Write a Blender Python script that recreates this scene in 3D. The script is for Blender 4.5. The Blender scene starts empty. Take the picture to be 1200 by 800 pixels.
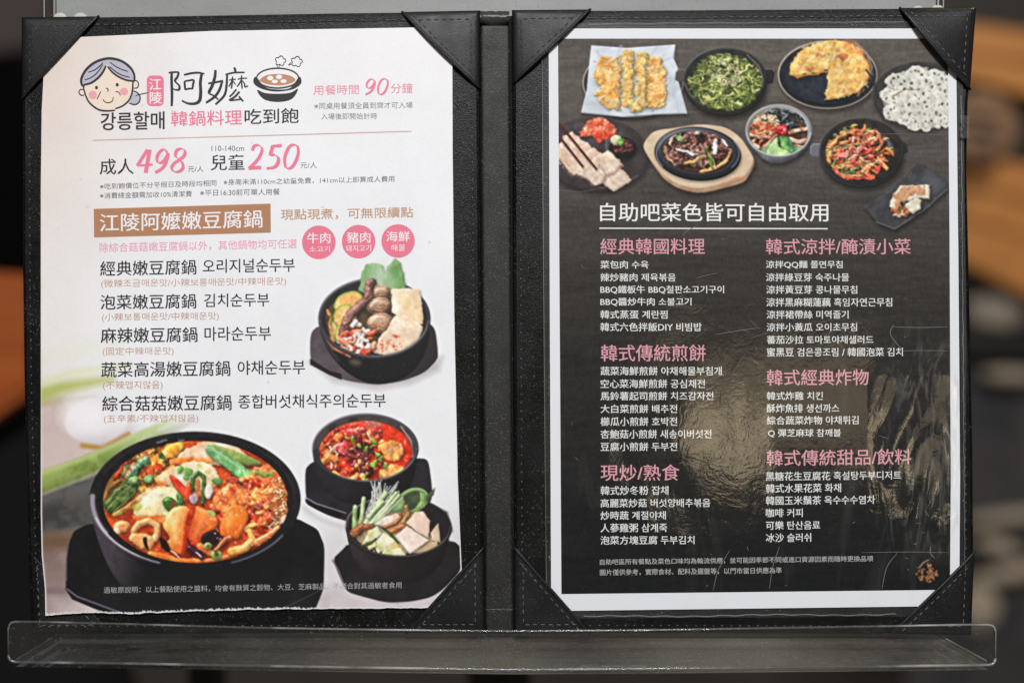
import bpy
import math
import numpy as np
from mathutils import Vector

# ----------------------------------------------------------------------------
# camera, world, lamps, exposure
# ----------------------------------------------------------------------------
S = 0.00044            # metres per photograph pixel on the menu's own plane
H0 = 1.05              # height of the middle of the menu above the floor
DIST = 50 / 36 * 1200 * S

scene = bpy.context.scene
cam_d = bpy.data.cameras.new('camera')
cam = bpy.data.objects.new('camera', cam_d)
scene.collection.objects.link(cam)
cam.location = (0, -DIST, H0)
cam.rotation_euler = (math.radians(90), 0, 0)
cam_d.lens = 50
cam_d.sensor_width = 36
cam_d.clip_start = .01
cam_d.clip_end = 100
cam_d.dof.use_dof = True
cam_d.dof.focus_distance = DIST
cam_d.dof.aperture_fstop = 2.4
scene.camera = cam

world = bpy.data.worlds.new('World')
scene.world = world
world.use_nodes = True
bg = world.node_tree.nodes['Background']
bg.inputs[0].default_value = (.95, .97, 1, 1)
bg.inputs[1].default_value = .045


def area_lamp(name, loc, aim, sx, sy, watts, col):
    d = bpy.data.lights.new(name, 'AREA')
    d.shape = 'RECTANGLE'
    d.size, d.size_y = sx, sy
    d.energy = watts
    d.color = col
    o = bpy.data.objects.new(name, d)
    scene.collection.objects.link(o)
    o.location = loc
    o.rotation_euler = (Vector(aim) - Vector(loc)).to_track_quat('-Z', 'Y').to_euler()
    return o


# ceiling lamp, and two warm lamps added behind the camera for the film's glare
area_lamp('ceiling_lamp', (.12, -2.5, H0 + 1.6), (0, 0, H0), .7, .5, 95, (.995, .99, .99))
area_lamp('glare_lamp_wide', (.60, -2.2, H0 - .12), (.15, 0, H0 - .03), .50, .20, .52, (1, .76, .46))
area_lamp('glare_lamp_small', (.435, -2.2, H0 - .215), (.11, 0, H0 - .055), .115, .14, .29, (1, .80, .50))
# small spotlight over the things behind the stand
area_lamp('back_lamp', (1.2, .5, H0 + 1.6), (.75, 1.3, H0), .3, .3, 14, (1, .8, .58))

scene.view_settings.view_transform = 'Standard'
scene.view_settings.look = 'None'
scene.view_settings.exposure = 0
scene.view_settings.gamma = 1
scene.render.engine = 'CYCLES'
scene.cycles.max_bounces = 10
scene.cycles.transparent_max_bounces = 16
scene.cycles.caustics_reflective = False
scene.cycles.caustics_refractive = False
scene.cycles.use_denoising = True

# ----------------------------------------------------------------------------
# helpers
# ----------------------------------------------------------------------------


def P(px, py, d=0.):
    """point of the menu's plane at photograph pixel (px, py), d metres towards the viewer"""
    return ((px - 600) * S, -d, (400 - py) * S + H0)


def lin(c):
    c = np.asarray(c, float) / 255.
    return np.where(c <= .04045, c / 12.92, ((c + .055) / 1.055) ** 2.4)


def link(o, parent=None):
    scene.collection.objects.link(o)
    if parent is not None:
        o.parent = parent
    return o


def thing(name, label, cat, loc, group=None):
    o = bpy.data.objects.new(name, None)
    o.empty_display_size = .02
    o.location = loc
    o['label'] = label
    o['category'] = cat
    if group:
        o['group'] = group
    return link(o)


def origin(o):
    v = Vector((0, 0, 0))
    while o is not None:
        v += o.location
        o = o.parent
    return v


class MB:
    """collects faces in world coordinates and links them as one mesh object"""

    def __init__(s):
        s.v, s.f, s.m = [], [], []

    def add(s, vs, fs, m=0):
        b = len(s.v)
        s.v += [tuple(v) for v in vs]
        s.f += [tuple(b + i for i in f) for f in fs]
        s.m += [m] * len(fs)

    def face(s, vs, m=0):
        s.add(vs, [tuple(range(len(vs)))], m)

    def box(s, a, b, m=0):
        x0, y0, z0 = a; x1, y1, z1 = b
        s.add([(x0, y0, z0), (x1, y0, z0), (x1, y1, z0), (x0, y1, z0), (x0, y0, z1), (x1, y0, z1), (x1, y1, z1), (x0, y1, z1)],
              [(0, 3, 2, 1), (4, 5, 6, 7), (0, 1, 5, 4), (1, 2, 6, 5), (2, 3, 7, 6), (3, 0, 4, 7)], m)

    def prism(s, poly, d0, d1, m=0):
        """photograph-pixel polygon made solid from depth d0 (back) to d1 (front)"""
        n = len(poly)
        A = sum(poly[i][0] * poly[(i + 1) % n][1] - poly[(i + 1) % n][0] * poly[i][1] for i in range(n))
        if A > 0:
            poly = poly[::-1]
        s.add([P(x, y, d0) for x, y in poly] + [P(x, y, d1) for x, y in poly],
              [tuple(range(n))[::-1], tuple(range(n, 2 * n))] + [(i, (i + 1) % n, n + (i + 1) % n, n + i) for i in range(n)], m)

    def tube(s, pts, r, n=8, flat=1., m=0):
        """round bar along world points"""
        pts = [Vector(p) for p in pts]
        rings = []
        for i, p in enumerate(pts):
            t = (pts[min(i + 1, len(pts) - 1)] - pts[max(i - 1, 0)]).normalized()
            a = t.cross(Vector((0, -1, 0)))
            a = a.normalized() if a.length > 1e-4 else Vector((1, 0, 0))
            b = t.cross(a).normalized()
            rr = r[i] if isinstance(r, (list, tuple)) else r
            rings.append([p + a * rr * math.cos(2 * math.pi * k / n) + b * rr * flat * math.sin(2 * math.pi * k / n) for k in range(n)])
        vs = [v for q in rings for v in q]
        fs = []
        for i in range(len(pts) - 1):
            for k in range(n):
                fs.append((i * n + k, i * n + (k + 1) % n, (i + 1) * n + (k + 1) % n, (i + 1) * n + k))
        fs.append(tuple(range(n))[::-1])
        fs.append(tuple(range(len(vs) - n, len(vs))))
        s.add(vs, fs, m)

    def build(s, name, mats, parent=None, smooth=False, bevel=0., seg=2):
        me = bpy.data.meshes.new(name)
        o = bpy.data.objects.new(name, me)
        org = origin(parent)
        me.from_pydata([tuple(Vector(v) - org) for v in s.v], [], s.f)
        mats = mats if isinstance(mats, (list, tuple)) else [mats]
        for m in mats:
            me.materials.append(m)
        if len(mats) > 1:
            me.polygons.foreach_set('material_index', s.m)
        if smooth:
            me.polygons.foreach_set('use_smooth', [True] * len(me.polygons))
        me.update()
        if bevel:
            b = o.modifiers.new('bevel', 'BEVEL')
            b.width, b.segments = bevel, seg
            b.limit_method = 'ANGLE'
        return link(o, parent)


def spline(pts, n=8, closed=False):
    """Catmull-Rom through 2-D points"""
    pts = [np.array(p, float) for p in pts]
    N = len(pts)
    out = []
    for i in range(N if closed else N - 1):
        if closed:
            a, b, c, d = (pts[(i + k) % N] for k in (-1, 0, 1, 2))
        else:
            a, b, c, d = pts[max(i - 1, 0)], pts[i], pts[i + 1], pts[min(i + 2, N - 1)]
        for k in range(n):
            t = k / n
            out.append(.5 * (2 * b + (c - a) * t + (2 * a - 5 * b + 4 * c - d) * t * t + (3 * b - a - 3 * c + d) * t ** 3))
    if not closed:
        out.append(pts[-1])
    return [tuple(p) for p in out]


# ----------------------------------------------------------------------------
# materials
# ----------------------------------------------------------------------------


class Mat:
    def __init__(s, name):
        s.m = bpy.data.materials.new(name)
        s.m.use_nodes = True
        s.t = s.m.node_tree
        s.b = s.t.nodes['Principled BSDF']
        s.out = s.t.nodes['Material Output']
        s.co = s.t.nodes.new('ShaderNodeTexCoord')

    def n(s, kind, **k):
        x = s.t.nodes.new('ShaderNode' + kind)
        for a, v in k.items():
            if hasattr(x, a):
                setattr(x, a, v)
            else:
                x.inputs[a.replace('_', ' ')].default_value = v
        return x

    def l(s, a, b):
        s.t.links.new(a, b)

    def tex(s, scale, detail=4, rough=.55, stretch=None, dist=0.):
        x = s.n('TexNoise', Scale=scale, Detail=detail, Roughness=rough, Distortion=dist)
        src = s.co.outputs['Object']
        if stretch:
            mp = s.n('Mapping')
            mp.inputs['Scale'].default_value = stretch
            s.l(src, mp.inputs[0])
            src = mp.outputs[0]
        s.l(src, x.inputs['Vector'])
        return x.outputs[0]

    def ramp(s, src, stops):
        r = s.n('ValToRGB')
        e = r.color_ramp.elements
        e[0].position, e[0].color = stops[0][0], (*stops[0][1], 1)
        e[1].position, e[1].color = stops[1][0], (*stops[1][1], 1)
        for p, c in stops[2:]:
            q = e.new(p)
            q.color = (*c, 1)
        s.l(src, r.inputs[0])
        return r.outputs[0]

    def mix(s, fac, a, b, mode='MIX'):
        x = s.n('Mix', data_type='RGBA', blend_type=mode)
        for sock, v in ((x.inputs[0], fac), (x.inputs[6], a), (x.inputs[7], b)):
            if hasattr(v, 'is_linked'):
                s.l(v, sock)
            elif isinstance(v, (int, float)):
                sock.default_value = v
            else:
                sock.default_value = (*v, 1)
        return x.outputs[2]

    def shift(s, src, a, b):
        x = s.n('MapRange')
        s.l(src, x.inputs[0])
        x.inputs[1].default_value, x.inputs[2].default_value = a, a + b
        return x.outputs[0]

    def bump(s, src, strength=.5, dist=.001, normal=None):
        x = s.n('Bump', Strength=strength, Distance=dist)
        s.l(src, x.inputs['Height'])
        if normal is not None:
            s.l(normal, x.inputs['Normal'])
        return x.outputs[0]

    def set(s, **k):
        for a, v in k.items():
            i = s.b.inputs[a.replace('_', ' ')]
            if hasattr(v, 'is_linked'):
                s.l(v, i)
            elif isinstance(v, tuple) and len(v) == 3:
                i.default_value = (*v, 1)
            else:
                i.default_value = v
        return s.m


def leather(name, dark, pale, rough, speck=.62, gb=.2, spec=.34):
    m = Mat(name)
    grain = m.tex(1700, 3)
    big = m.tex(28, 4)
    dust = m.tex(1150, 2, .5)
    base = m.mix(m.ramp(big, [(.35, (0, 0, 0)), (.7, (1, 1, 1))]), dark, pale)
    dm = m.ramp(dust, [(speck, (0, 0, 0)), (speck + .09, (.55, .55, .55))])
    dm2 = m.mix(1., dm, m.ramp(m.tex(45, 3), [(.35, (.12, .12, .12)), (.7, (1, 1, 1))]), 'MULTIPLY')
    base = m.mix(dm2, base, (.18, .176, .16))
    b = m.bump(grain, gb, .0004)
    b = m.bump(big, .12, .003, b)
    r = m.ramp(m.tex(60, 4), [(.3, (rough - .08,) * 3), (.7, (rough + .1,) * 3)])
    return m.set(Base_Color=base, Roughness=r, Normal=b, Specular_IOR_Level=spec)


LEATHER = leather('black_leather', (.0024, .0027, .0027), (.0048, .0052, .0052), .35, .625, .4, .24)
LEATHER_SOFT = leather('pocket_leather', (.0085, .0088, .0092), (.014, .0144, .0148), .42, .63, .34, .30)
SUEDE = leather('worn_spine', (.011, .011, .0095), (.021, .021, .018), .50, .575, .3)


def thread(name, col):
    m = Mat(name)
    v = m.tex(900, 2)
    return m.set(Base_Color=m.mix(m.ramp(v, [(.3, (0, 0, 0)), (.7, (1, 1, 1))]), tuple(x * .3 for x in col), col), Roughness=.7)


THREAD = thread('grey_thread', (.16, .155, .145))
THREAD_DARK = thread('dark_thread', (.05, .05, .052))


def film_normal(m):
    """the waves and wrinkles of the clear film laid over the dark sheet"""
    w = m.tex(11, 2, .45, (1.5, 1, .7), .5)
    f = m.tex(85, 4, .6, None, 1.2)
    c = m.tex(520, 2)
    b = m.bump(w, .13, .012)
    b = m.bump(f, .075, .0014, b)
    b = m.bump(c, .05, .0004, b)
    # the film has come loose and creased towards the lower right
    cr = m.tex(19, 2.5, .5, (1.7, 1, .7), 1.4)
    hh = m.mix(1., cr, loose_film(m), 'MULTIPLY')
    return m.bump(hh, .8, .0062, b)


def loose_film(m):
    """where the film is loose: mask over the sheet's lower right"""
    xyz = m.n('SeparateXYZ')
    m.l(m.co.outputs['Object'], xyz.inputs[0])
    mx = m.ramp(m.shift(xyz.outputs[0], .050, .04), [(.2, (0, 0, 0)), (.8, (1, 1, 1))])
    mz = m.ramp(m.shift(xyz.outputs[2], .010, .24), [(.05, (0, 0, 0)), (.15, (1, 1, 1)), (.46, (1, 1, 1)), (.6, (0, 0, 0))])
    return m.mix(1., mx, mz, 'MULTIPLY')


def print_mat(name, col=None, film=False, attr=False, soft=.5):
    m = Mat(name)
    if attr:
        a = m.n('Attribute', attribute_name='ink')
        base = a.outputs[0]
    else:
        base = tuple(lin(col))
        v = m.tex(2600, 2)
        base = m.mix(m.ramp(v, [(.35, (0, 0, 0)), (.65, (.35, .35, .35))]), base, tuple(np.clip(lin(col) * .86 + .01, 0, 1)))
    if film:
        # dust specks and light scuffs on the film
        d = m.tex(1000, 2, .5)
        k = m.ramp(d, [(.72, (0, 0, 0)), (.79, (.5, .5, .5))])
        k = m.mix(1., k, m.ramp(m.tex(30, 3), [(.42, (.1, .1, .1)), (.66, (1, 1, 1))]), 'MULTIPLY')
        base = m.mix(k, base, (.24, .24, .24))
        # milky rubbed places, running obliquely
        sm_ = m.ramp(m.tex(60, 5, .65, (2.2, 1, .45), 2.2), [(.50, (0, 0, 0)), (.72, (.34, .34, .34))])
        base = m.mix(m.mix(1., sm_, loose_film(m), 'MULTIPLY'), base, (.30, .29, .26))
        sm2 = m.ramp(m.tex(14, 4, .6, (2.4, 1, .5), 1.5), [(.56, (0, 0, 0)), (.76, (.07, .07, .07))])
        base = m.mix(sm2, base, (.30, .29, .26))
        m.set(Coat_Weight=1., Coat_Roughness=.075, Coat_Normal=film_normal(m), Roughness=.6, Specular_IOR_Level=.08)
    else:
        w = m.tex(16, 3, .5)
        g = m.tex(2200, 2)
        n = m.bump(w, .10, .006)
        n = m.bump(g, .02, .0003, n)
        m.set(Roughness=soft, Normal=n, Specular_IOR_Level=.3)
    return m.set(Base_Color=base)


PAPER = print_mat('printed_paper', attr=True)
FILMED = print_mat('printed_filmed_paper', attr=True, film=True)
WHITE_EDGE = print_mat('bare_paper_edge', (232, 230, 226))
FILMED_WHITE = print_mat('filmed_white_margin', (232, 234, 238), film=True)
INK = print_mat('dark_ink', (44, 42, 48))
INK_GREY = print_mat('grey_ink', (92, 90, 96))
INK_SOFT = print_mat('soft_grey_ink', (120, 118, 124))
INK_PINK = print_mat('pink_ink', (236, 124, 150))
INK_ROSE = print_mat('rose_ink', (236, 128, 154))
INK_PALE_PINK = print_mat('pale_pink_ink', (238, 158, 184))
INK_TAN = print_mat('tan_ink', (196, 152, 122))
INK_BROWN = print_mat('brown_ink', (178, 128, 94))
INK_NOTE = print_mat('faint_brown_ink', (196, 156, 136))
INK_RULE = print_mat('rule_ink', (206, 172, 156))
INK_WHITE = print_mat('white_ink', (240, 238, 240))
INK_SKIN = print_mat('skin_ink', (238, 220, 202))
INK_HAIR = print_mat('grey_hair_ink', (186, 184, 198))
INK_SEAL = print_mat('seal_ink', (234, 122, 146))
INK_CHEEK = print_mat('cheek_ink', (238, 164, 174))
INK_SOUP = print_mat('soup_ink', (190, 138, 104))
INK_FAINT = print_mat('faint_white_ink', (168, 166, 168))
F_WHITE = print_mat('filmed_white_ink', (228, 230, 228), film=True)
F_TITLE = print_mat('filmed_title_ink', (240, 240, 238), film=True)
F_PINK = print_mat('filmed_pink_ink', (222, 160, 172), film=True)
F_GREY = print_mat('filmed_grey_ink', (176, 176, 173), film=True)
F_SCUFF = print_mat('scuffed_film', (128, 128, 126), film=True)


def acrylic(name, tint=(.94, .95, .94), dust=.10, dust_col=(.42, .40, .37), rough=.04, glint_scale=None, spots=.68, gradx=False):
    m = Mat(name)
    tr = m.n('BsdfTransparent')
    tr.inputs[0].default_value = (*tint, 1)
    gl = m.n('BsdfGlossy')
    gl.inputs['Roughness'].default_value = rough
    gl.inputs['Color'].default_value = (.95, .96, 1, 1)
    df = m.n('BsdfDiffuse')
    df.inputs[0].default_value = (*dust_col, 1)
    fr = m.n('Fresnel', IOR=1.49)
    mx = m.n('MixShader')
    m.l(fr.outputs[0], mx.inputs[0]); m.l(tr.outputs[0], mx.inputs[1]); m.l(gl.outputs[0], mx.inputs[2])
    k = m.ramp(m.tex(9, 6, .62, (.7, 1, 1)), [(.34, (dust * .12,) * 3), (.66, (dust * 1.5,) * 3)])
    if gradx:                      # less dust towards the left
        xs = m.n('SeparateXYZ')
        m.l(m.co.outputs['Object'], xs.inputs[0])
        k = m.mix(1., k, m.ramp(m.shift(xs.outputs[0], -.25, .35), [(.2, (.25, .25, .25)), (.85, (1.15, 1.15, 1.15))]), 'MULTIPLY')
    if glint_scale:
        k = m.ramp(m.tex(glint_scale, 3, .6, (1, .1, .1)), [(.46, (dust * .18,) * 3), (.66, (min(dust * 2.1, .95),) * 3)])  # pale streaks painted in as glints along the edges
    sp = m.ramp(m.tex(900, 2), [(spots, (0, 0, 0)), (spots + .08, (.45, .45, .45))])
    k = m.mix(1., k, sp, 'ADD')
    m2 = m.n('MixShader')
    m.l(k, m2.inputs[0]); m.l(mx.outputs[0], m2.inputs[1]); m.l(df.outputs[0], m2.inputs[2])
    m.l(m2.outputs[0], m.out.inputs[0])
    return m.m


ACRYLIC = acrylic('clear_acrylic', dust=.025, dust_col=(.34, .31, .28))
LEDGE_FLOOR = acrylic('dusty_acrylic', dust=.17, dust_col=(.46, .41, .35), spots=.64, gradx=True)
ACRYLIC_EDGE = acrylic('polished_acrylic_edge', (.86, .86, .86), .45, (.62, .61, .58), .10, 16)  # edge highlights are put into this pale streaky colour
SLEEVE = acrylic('clear_sleeve_film', (.97, .97, .97), .06, (.5, .5, .5), .12)
SLEEVE_SEAM = acrylic('sleeve_weld_seam', (.8, .8, .8), .5, (.34, .34, .34), .2)


def plain(name, a, b, scale, rough=.5, stretch=None, bump=.2, bd=.001, metal=0.):
    m = Mat(name)
    v = m.tex(scale, 5, .6, stretch)
    base = m.mix(m.ramp(v, [(.3, (0, 0, 0)), (.7, (1, 1, 1))]), a, b)
    return m.set(Base_Color=base, Roughness=rough, Metallic=metal, Specular_IOR_Level=.25, Normal=m.bump(v, bump, bd))


PANEL = plain('grey_satin_panel', (.41, .405, .41), (.52, .515, .52), 35, .38, (.35, 1, 1), .05)
BLACK_METAL = plain('black_metal', (.012, .012, .012), (.02, .02, .02), 80, .45)
BLACK_CLOTH = plain('black_cloth', (.003, .003, .003), (.006, .006, .006), 300, .9)
CRINKLE = leather('crinkled_black_vinyl', (.02, .02, .02), (.05, .05, .048), .3, .55)


def wood(name, a, b, c, stretch):
    m = Mat(name)
    v = m.tex(14, 6, .6, stretch, 1.2)
    base = m.ramp(v, [(.25, a), (.75, c), (.5, b)])
    return m.set(Base_Color=base, Roughness=.45, Normal=m.bump(v, .2, .002))


WOOD = wood('orange_wood', (.36, .14, .028), (.46, .19, .04), (.54, .235, .055), (.4, 3, 3))
WOOD_DARK = wood('brown_wood', (.16, .085, .04), (.22, .12, .06), (.28, .155, .08), (.4, 3, 3))
WOOD_RED = wood('red_brown_wood', (.28, .052, .003), (.36, .075, .005), (.42, .10, .008), (.4, 3, 3))
FLOOR = plain('grey_brown_floor', (.16, .14, .12), (.24, .21, .18), 3, .7)
DARK_WALL = plain('dark_wall', (.004, .0035, .0035), (.007, .006, .006), 4, .9)
MAUVE_WALL = plain('mauve_wall', (.085, .066, .065), (.11, .086, .085), 5, .7)
STONE = plain('pale_stone', (.30, .25, .19), (.42, .36, .28), 30, .8)
SLATE = plain('dark_grey_slate', (.035, .034, .036), (.06, .058, .06), 20, .6)
# ----------------------------------------------------------------------------
# Printed food photographs: painted as colour per vertex of the printed sheets
# ----------------------------------------------------------------------------
RNG = np.random.RandomState(7)


def _mk_noise(n=512, octs=((4, 1.0),)):
    out = np.zeros((n, n))
    for c, a in octs:
        g = RNG.rand(c, c)
        t = np.arange(n) * c / n
        i = np.floor(t).astype(int)
        f = t - i
        f = f * f * (3 - 2 * f)
        i0, i1 = i % c, (i + 1) % c
        r0 = g[i0][:, i0] * (1 - f)[None] + g[i0][:, i1] * f[None]
        r1 = g[i1][:, i0] * (1 - f)[None] + g[i1][:, i1] * f[None]
        out += a * (r0 * (1 - f)[:, None] + r1 * f[:, None])
    out -= out.mean()
    return out / out.std()


NOISE = _mk_noise(1024, ((32, 1), (64, .6), (128, .4), (256, .25), (512, .18)))
SOFTN = _mk_noise(1024, ((32, 1), (64, .45), (128, .15)))


def noise(X, Y, s, off=None, N=None):
    """fractal noise, feature size about s px, unit deviation"""
    if off is None:
        off = RNG.rand(2) * 1024
    k = 32.0 / s
    u = X * k + off[0]
    v = Y * k + off[1]
    iu = np.floor(u).astype(int)
    iv = np.floor(v).astype(int)
    fu, fv = u - iu, v - iv
    N = NOISE if N is None else N
    a, b, c, d = iu % 1024, (iu + 1) % 1024, iv % 1024, (iv + 1) % 1024
    return (N[c, a] * (1 - fu) + N[c, b] * fu) * (1 - fv) + (N[d, a] * (1 - fu) + N[d, b] * fu) * fv


def smooth(a, b, x):
    t = np.clip((x - a) / (b - a), 0, 1)
    return t * t * (3 - 2 * t)


def C3(c):
    return np.array(c, float) / 255.0


def rounded(P, k=.3):
    """polygon with its corners cut round (two rounds of Chaikin, k from 0 to .3)"""
    P = [np.array(q, float) for q in P]
    for _ in range(2):
        Q = []
        for i in range(len(P)):
            a, b = P[i], P[(i + 1) % len(P)]
            Q += [a + (b - a) * k, b + (a - b) * k]
        P = Q
    return [tuple(q) for q in P]


class Canvas:
    SS = 2

    def __init__(s, x0, y0, x1, y1, col):
        s.x0, s.y0, s.x1, s.y1 = x0, y0, x1, y1
        s.W, s.H = int((x1 - x0) * s.SS), int((y1 - y0) * s.SS)
        s.a = np.ones((s.H, s.W, 3)) * C3(col)
        s.own = np.zeros((s.H, s.W), np.int16)
        s.cur = 0
        s.clip = None

    def win(s, xa, ya, xb, yb):
        S = s.SS
        i0 = max(0, int((xa - s.x0) * S)); i1 = min(s.W, int((xb - s.x0) * S) + 1)
        j0 = max(0, int((ya - s.y0) * S)); j1 = min(s.H, int((yb - s.y0) * S) + 1)
        if i1 - i0 < 2 or j1 - j0 < 2:
            return None
        X, Y = np.meshgrid(s.x0 + (np.arange(i0, i1) + .5) / S, s.y0 + (np.arange(j0, j1) + .5) / S)
        return (slice(j0, j1), slice(i0, i1)), X, Y

    # signed distances -------------------------------------------------
    @staticmethod
    def d_poly(P, X, Y):
        d = np.full(X.shape, 1e9)
        ins = np.zeros(X.shape, bool)
        n = len(P)
        for i in range(n):
            ax, ay = P[i]; bx, by = P[(i + 1) % n]
            ex, ey = bx - ax, by - ay
            wx, wy = X - ax, Y - ay
            t = np.clip((wx * ex + wy * ey) / (ex * ex + ey * ey + 1e-9), 0, 1)
            d = np.minimum(d, (wx - ex * t) ** 2 + (wy - ey * t) ** 2)
            if ay != by:
                c = (ay <= Y) != (by <= Y)
                ins ^= c & (X < ax + (Y - ay) / (by - ay) * ex)
        return np.sqrt(d) * np.where(ins, -1, 1)

    @staticmethod
    def d_ell(cx, cy, rx, ry, rot, X, Y):
        c, s_ = math.cos(rot), math.sin(rot)
        x, y = (X - cx) * c + (Y - cy) * s_, -(X - cx) * s_ + (Y - cy) * c
        q = np.sqrt((x / rx) ** 2 + (y / ry) ** 2) + 1e-6
        g = np.sqrt((x / rx ** 2) ** 2 + (y / ry ** 2) ** 2) + 1e-6
        return np.where(q < .3, (q - 1) * min(rx, ry), (q - 1) * q / g)

    @staticmethod
    def d_str(P, w0, w1, X, Y):
        d = np.full(X.shape, 1e9)
        L = [0]
        for i in range(len(P) - 1):
            L.append(L[-1] + math.hypot(P[i + 1][0] - P[i][0], P[i + 1][1] - P[i][1]))
        T = L[-1] + 1e-9
        for i in range(len(P) - 1):
            ax, ay = P[i]; bx, by = P[i + 1]
            ex, ey = bx - ax, by - ay
            wx, wy = X - ax, Y - ay
            t = np.clip((wx * ex + wy * ey) / (ex * ex + ey * ey + 1e-9), 0, 1)
            r = (w0 + (w1 - w0) * (L[i] + t * (L[i + 1] - L[i])) / T) / 2
            d = np.minimum(d, np.hypot(wx - ex * t, wy - ey * t) - r)
        return d

    # the one brush ----------------------------------------------------
    def put(s, poly=None, ell=None, st=None, col=(128, 128, 128), col2=None, mix=8, mixb=0.,
            bev=3., lit=.6, spec=0., gl=20, nz=0., ns=4., wob=0., ws=6., soft=.7, sh=0., shd=(1, 2), shb=3.,
            op=1., rim=None, rimw=1.5, stripes=None, grad=None, own=True, spk=None, sm=0.):
        if poly is not None:
            if sm:
                poly = rounded(poly, sm)
            xs = [p[0] for p in poly]; ys = [p[1] for p in poly]
            bb = (min(xs), min(ys), max(xs), max(ys))
        elif ell is not None:
            cx, cy, rx, ry = ell[:4]
            r = max(rx, ry)
            bb = (cx - r, cy - r, cx + r, cy + r)
        else:
            P, w0, w1 = st
            xs = [p[0] for p in P]; ys = [p[1] for p in P]
            m = max(w0, w1) / 2
            bb = (min(xs) - m, min(ys) - m, max(xs) + m, max(ys) + m)
        pad = 3 + wob * 2.5 + soft + (shb * 1.5 + 3 if sh else 0)
        w = s.win(bb[0] - pad, bb[1] - pad, bb[2] + pad, bb[3] + pad)
        if w is None:
            return
        sl, X, Y = w
        x_, y_ = X, Y
        if wob:
            x_ = X + wob * noise(X, Y, ws); y_ = Y + wob * noise(X, Y, ws)

        def dist(X, Y):
            if poly is not None:
                return s.d_poly(poly, X, Y)
            if ell is not None:
                return s.d_ell(ell[0], ell[1], ell[2], ell[3], ell[4] if len(ell) > 4 else 0., X, Y)
            return s.d_str(st[0], st[1], st[2], X, Y)
        d = dist(x_, y_)
        al = np.clip(.5 - d / soft, 0, 1) * op
        if s.clip is not None:
            al = al * s.clip[sl]
        A = s.a[sl]
        if sh:
            d2 = dist(x_ - shd[0], y_ - shd[1])
            m = smooth(shb, -shb, d2) * sh * .85
            if s.clip is not None:
                m = m * s.clip[sl]
            A = A * (1 - m[..., None])
        t = np.clip(-d / bev, 0, 1)
        h = bev * np.sqrt(np.maximum(1 - (1 - t) ** 2, 0)) * .8
        if nz:
            h = h + nz * .75 * noise(X, Y, ns * 1.1, None, SOFTN)
        gy, gx = np.gradient(h, 1. / s.SS)
        nn = np.sqrt(gx * gx + gy * gy + 1)
        lx, ly, lz = -.42, -.62, .66
        lam = (-gx * lx - gy * ly + lz) / nn / lz
        shade = 1 + lit * .62 * (np.clip(lam, 0, 1.6) - 1)
        c = np.ones(X.shape + (3,)) * C3(col)
        if col2 is not None:
            m = np.clip(.5 + mixb + .5 * noise(X, Y, mix), 0, 1)[..., None]
            c = c * (1 - m) + C3(col2) * m
        if stripes is not None:           # (angle, period, colour, strength)
            an, per, sc, ss = stripes
            q = (X * math.cos(an) + Y * math.sin(an)) / per + .35 * noise(X, Y, per * 3)
            m = (ss * (.5 + .5 * np.sin(q * 2 * math.pi)))[..., None]
            c = c * (1 - m) + C3(sc) * m
        if grad is not None:              # (x0,y0,x1,y1,colour)
            gx0, gy0, gx1, gy1, gc = grad
            ex, ey = gx1 - gx0, gy1 - gy0
            m = np.clip(((X - gx0) * ex + (Y - gy0) * ey) / (ex * ex + ey * ey), 0, 1)[..., None]
            c = c * (1 - m) + C3(gc) * m
        if rim is not None:
            m = smooth(-rimw * 1.6, -rimw * .5, d)[..., None]
            c = c * (1 - m) + C3(rim) * m
        if spk is not None:               # (colour, density threshold, size)
            m = smooth(spk[1], spk[1] + .5, noise(X, Y, spk[2]))[..., None]
            c = c * (1 - m) + C3(spk[0]) * m
        c = c * shade[..., None]
        if spec:
            hx, hy, hz = -.25, -.37, .9
            sp = np.clip((-gx * hx - gy * hy + hz) / nn / math.sqrt(hx * hx + hy * hy + hz * hz), 0, 1) ** gl
            if bev < 50:
                sp = sp * smooth(.02, .3, np.hypot(gx, gy))
            c = c + spec * sp[..., None]
        s.a[sl] = A * (1 - al[..., None]) + np.clip(c, 0, 1) * al[..., None]
        if own and s.cur:
            o = s.own[sl]
            o[al > .5] = s.cur

    def clip_ell(s, *e):
        if not e:
            s.clip = None
            return
        X, Y = np.meshgrid(s.x0 + (np.arange(s.W) + .5) / s.SS, s.y0 + (np.arange(s.H) + .5) / s.SS)
        s.clip = np.clip(.5 - s.d_ell(*e[:4], e[4] if len(e) > 4 else 0., X, Y) / .8, 0, 1)

    def scatter(s, n, ell, f):
        """call f(x, y) at n random places in an ellipse, from back to front"""
        pts = []
        while len(pts) < n:
            x, y = RNG.uniform(-1, 1, 2)
            if x * x + y * y < 1:
                pts.append((ell[0] + x * ell[2], ell[1] + y * ell[3]))
        for p in sorted(pts, key=lambda q: q[1] + RNG.uniform(-6, 6)):
            f(*p)

    def curl(s, x, y, L, w, col, ang=None, bend=None, **k):
        """a bent strand"""
        a = RNG.uniform(0, math.pi * 2) if ang is None else ang
        b = RNG.uniform(-1, 1) * 1.4 if bend is None else bend
        P = []
        for i in range(6):
            t = i / 5. - .5
            P.append((x + math.cos(a + b * t) * L * t, y + math.sin(a + b * t) * L * t * .75))
        s.put(st=(P, w, w * .8), col=col, **k)

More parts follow.
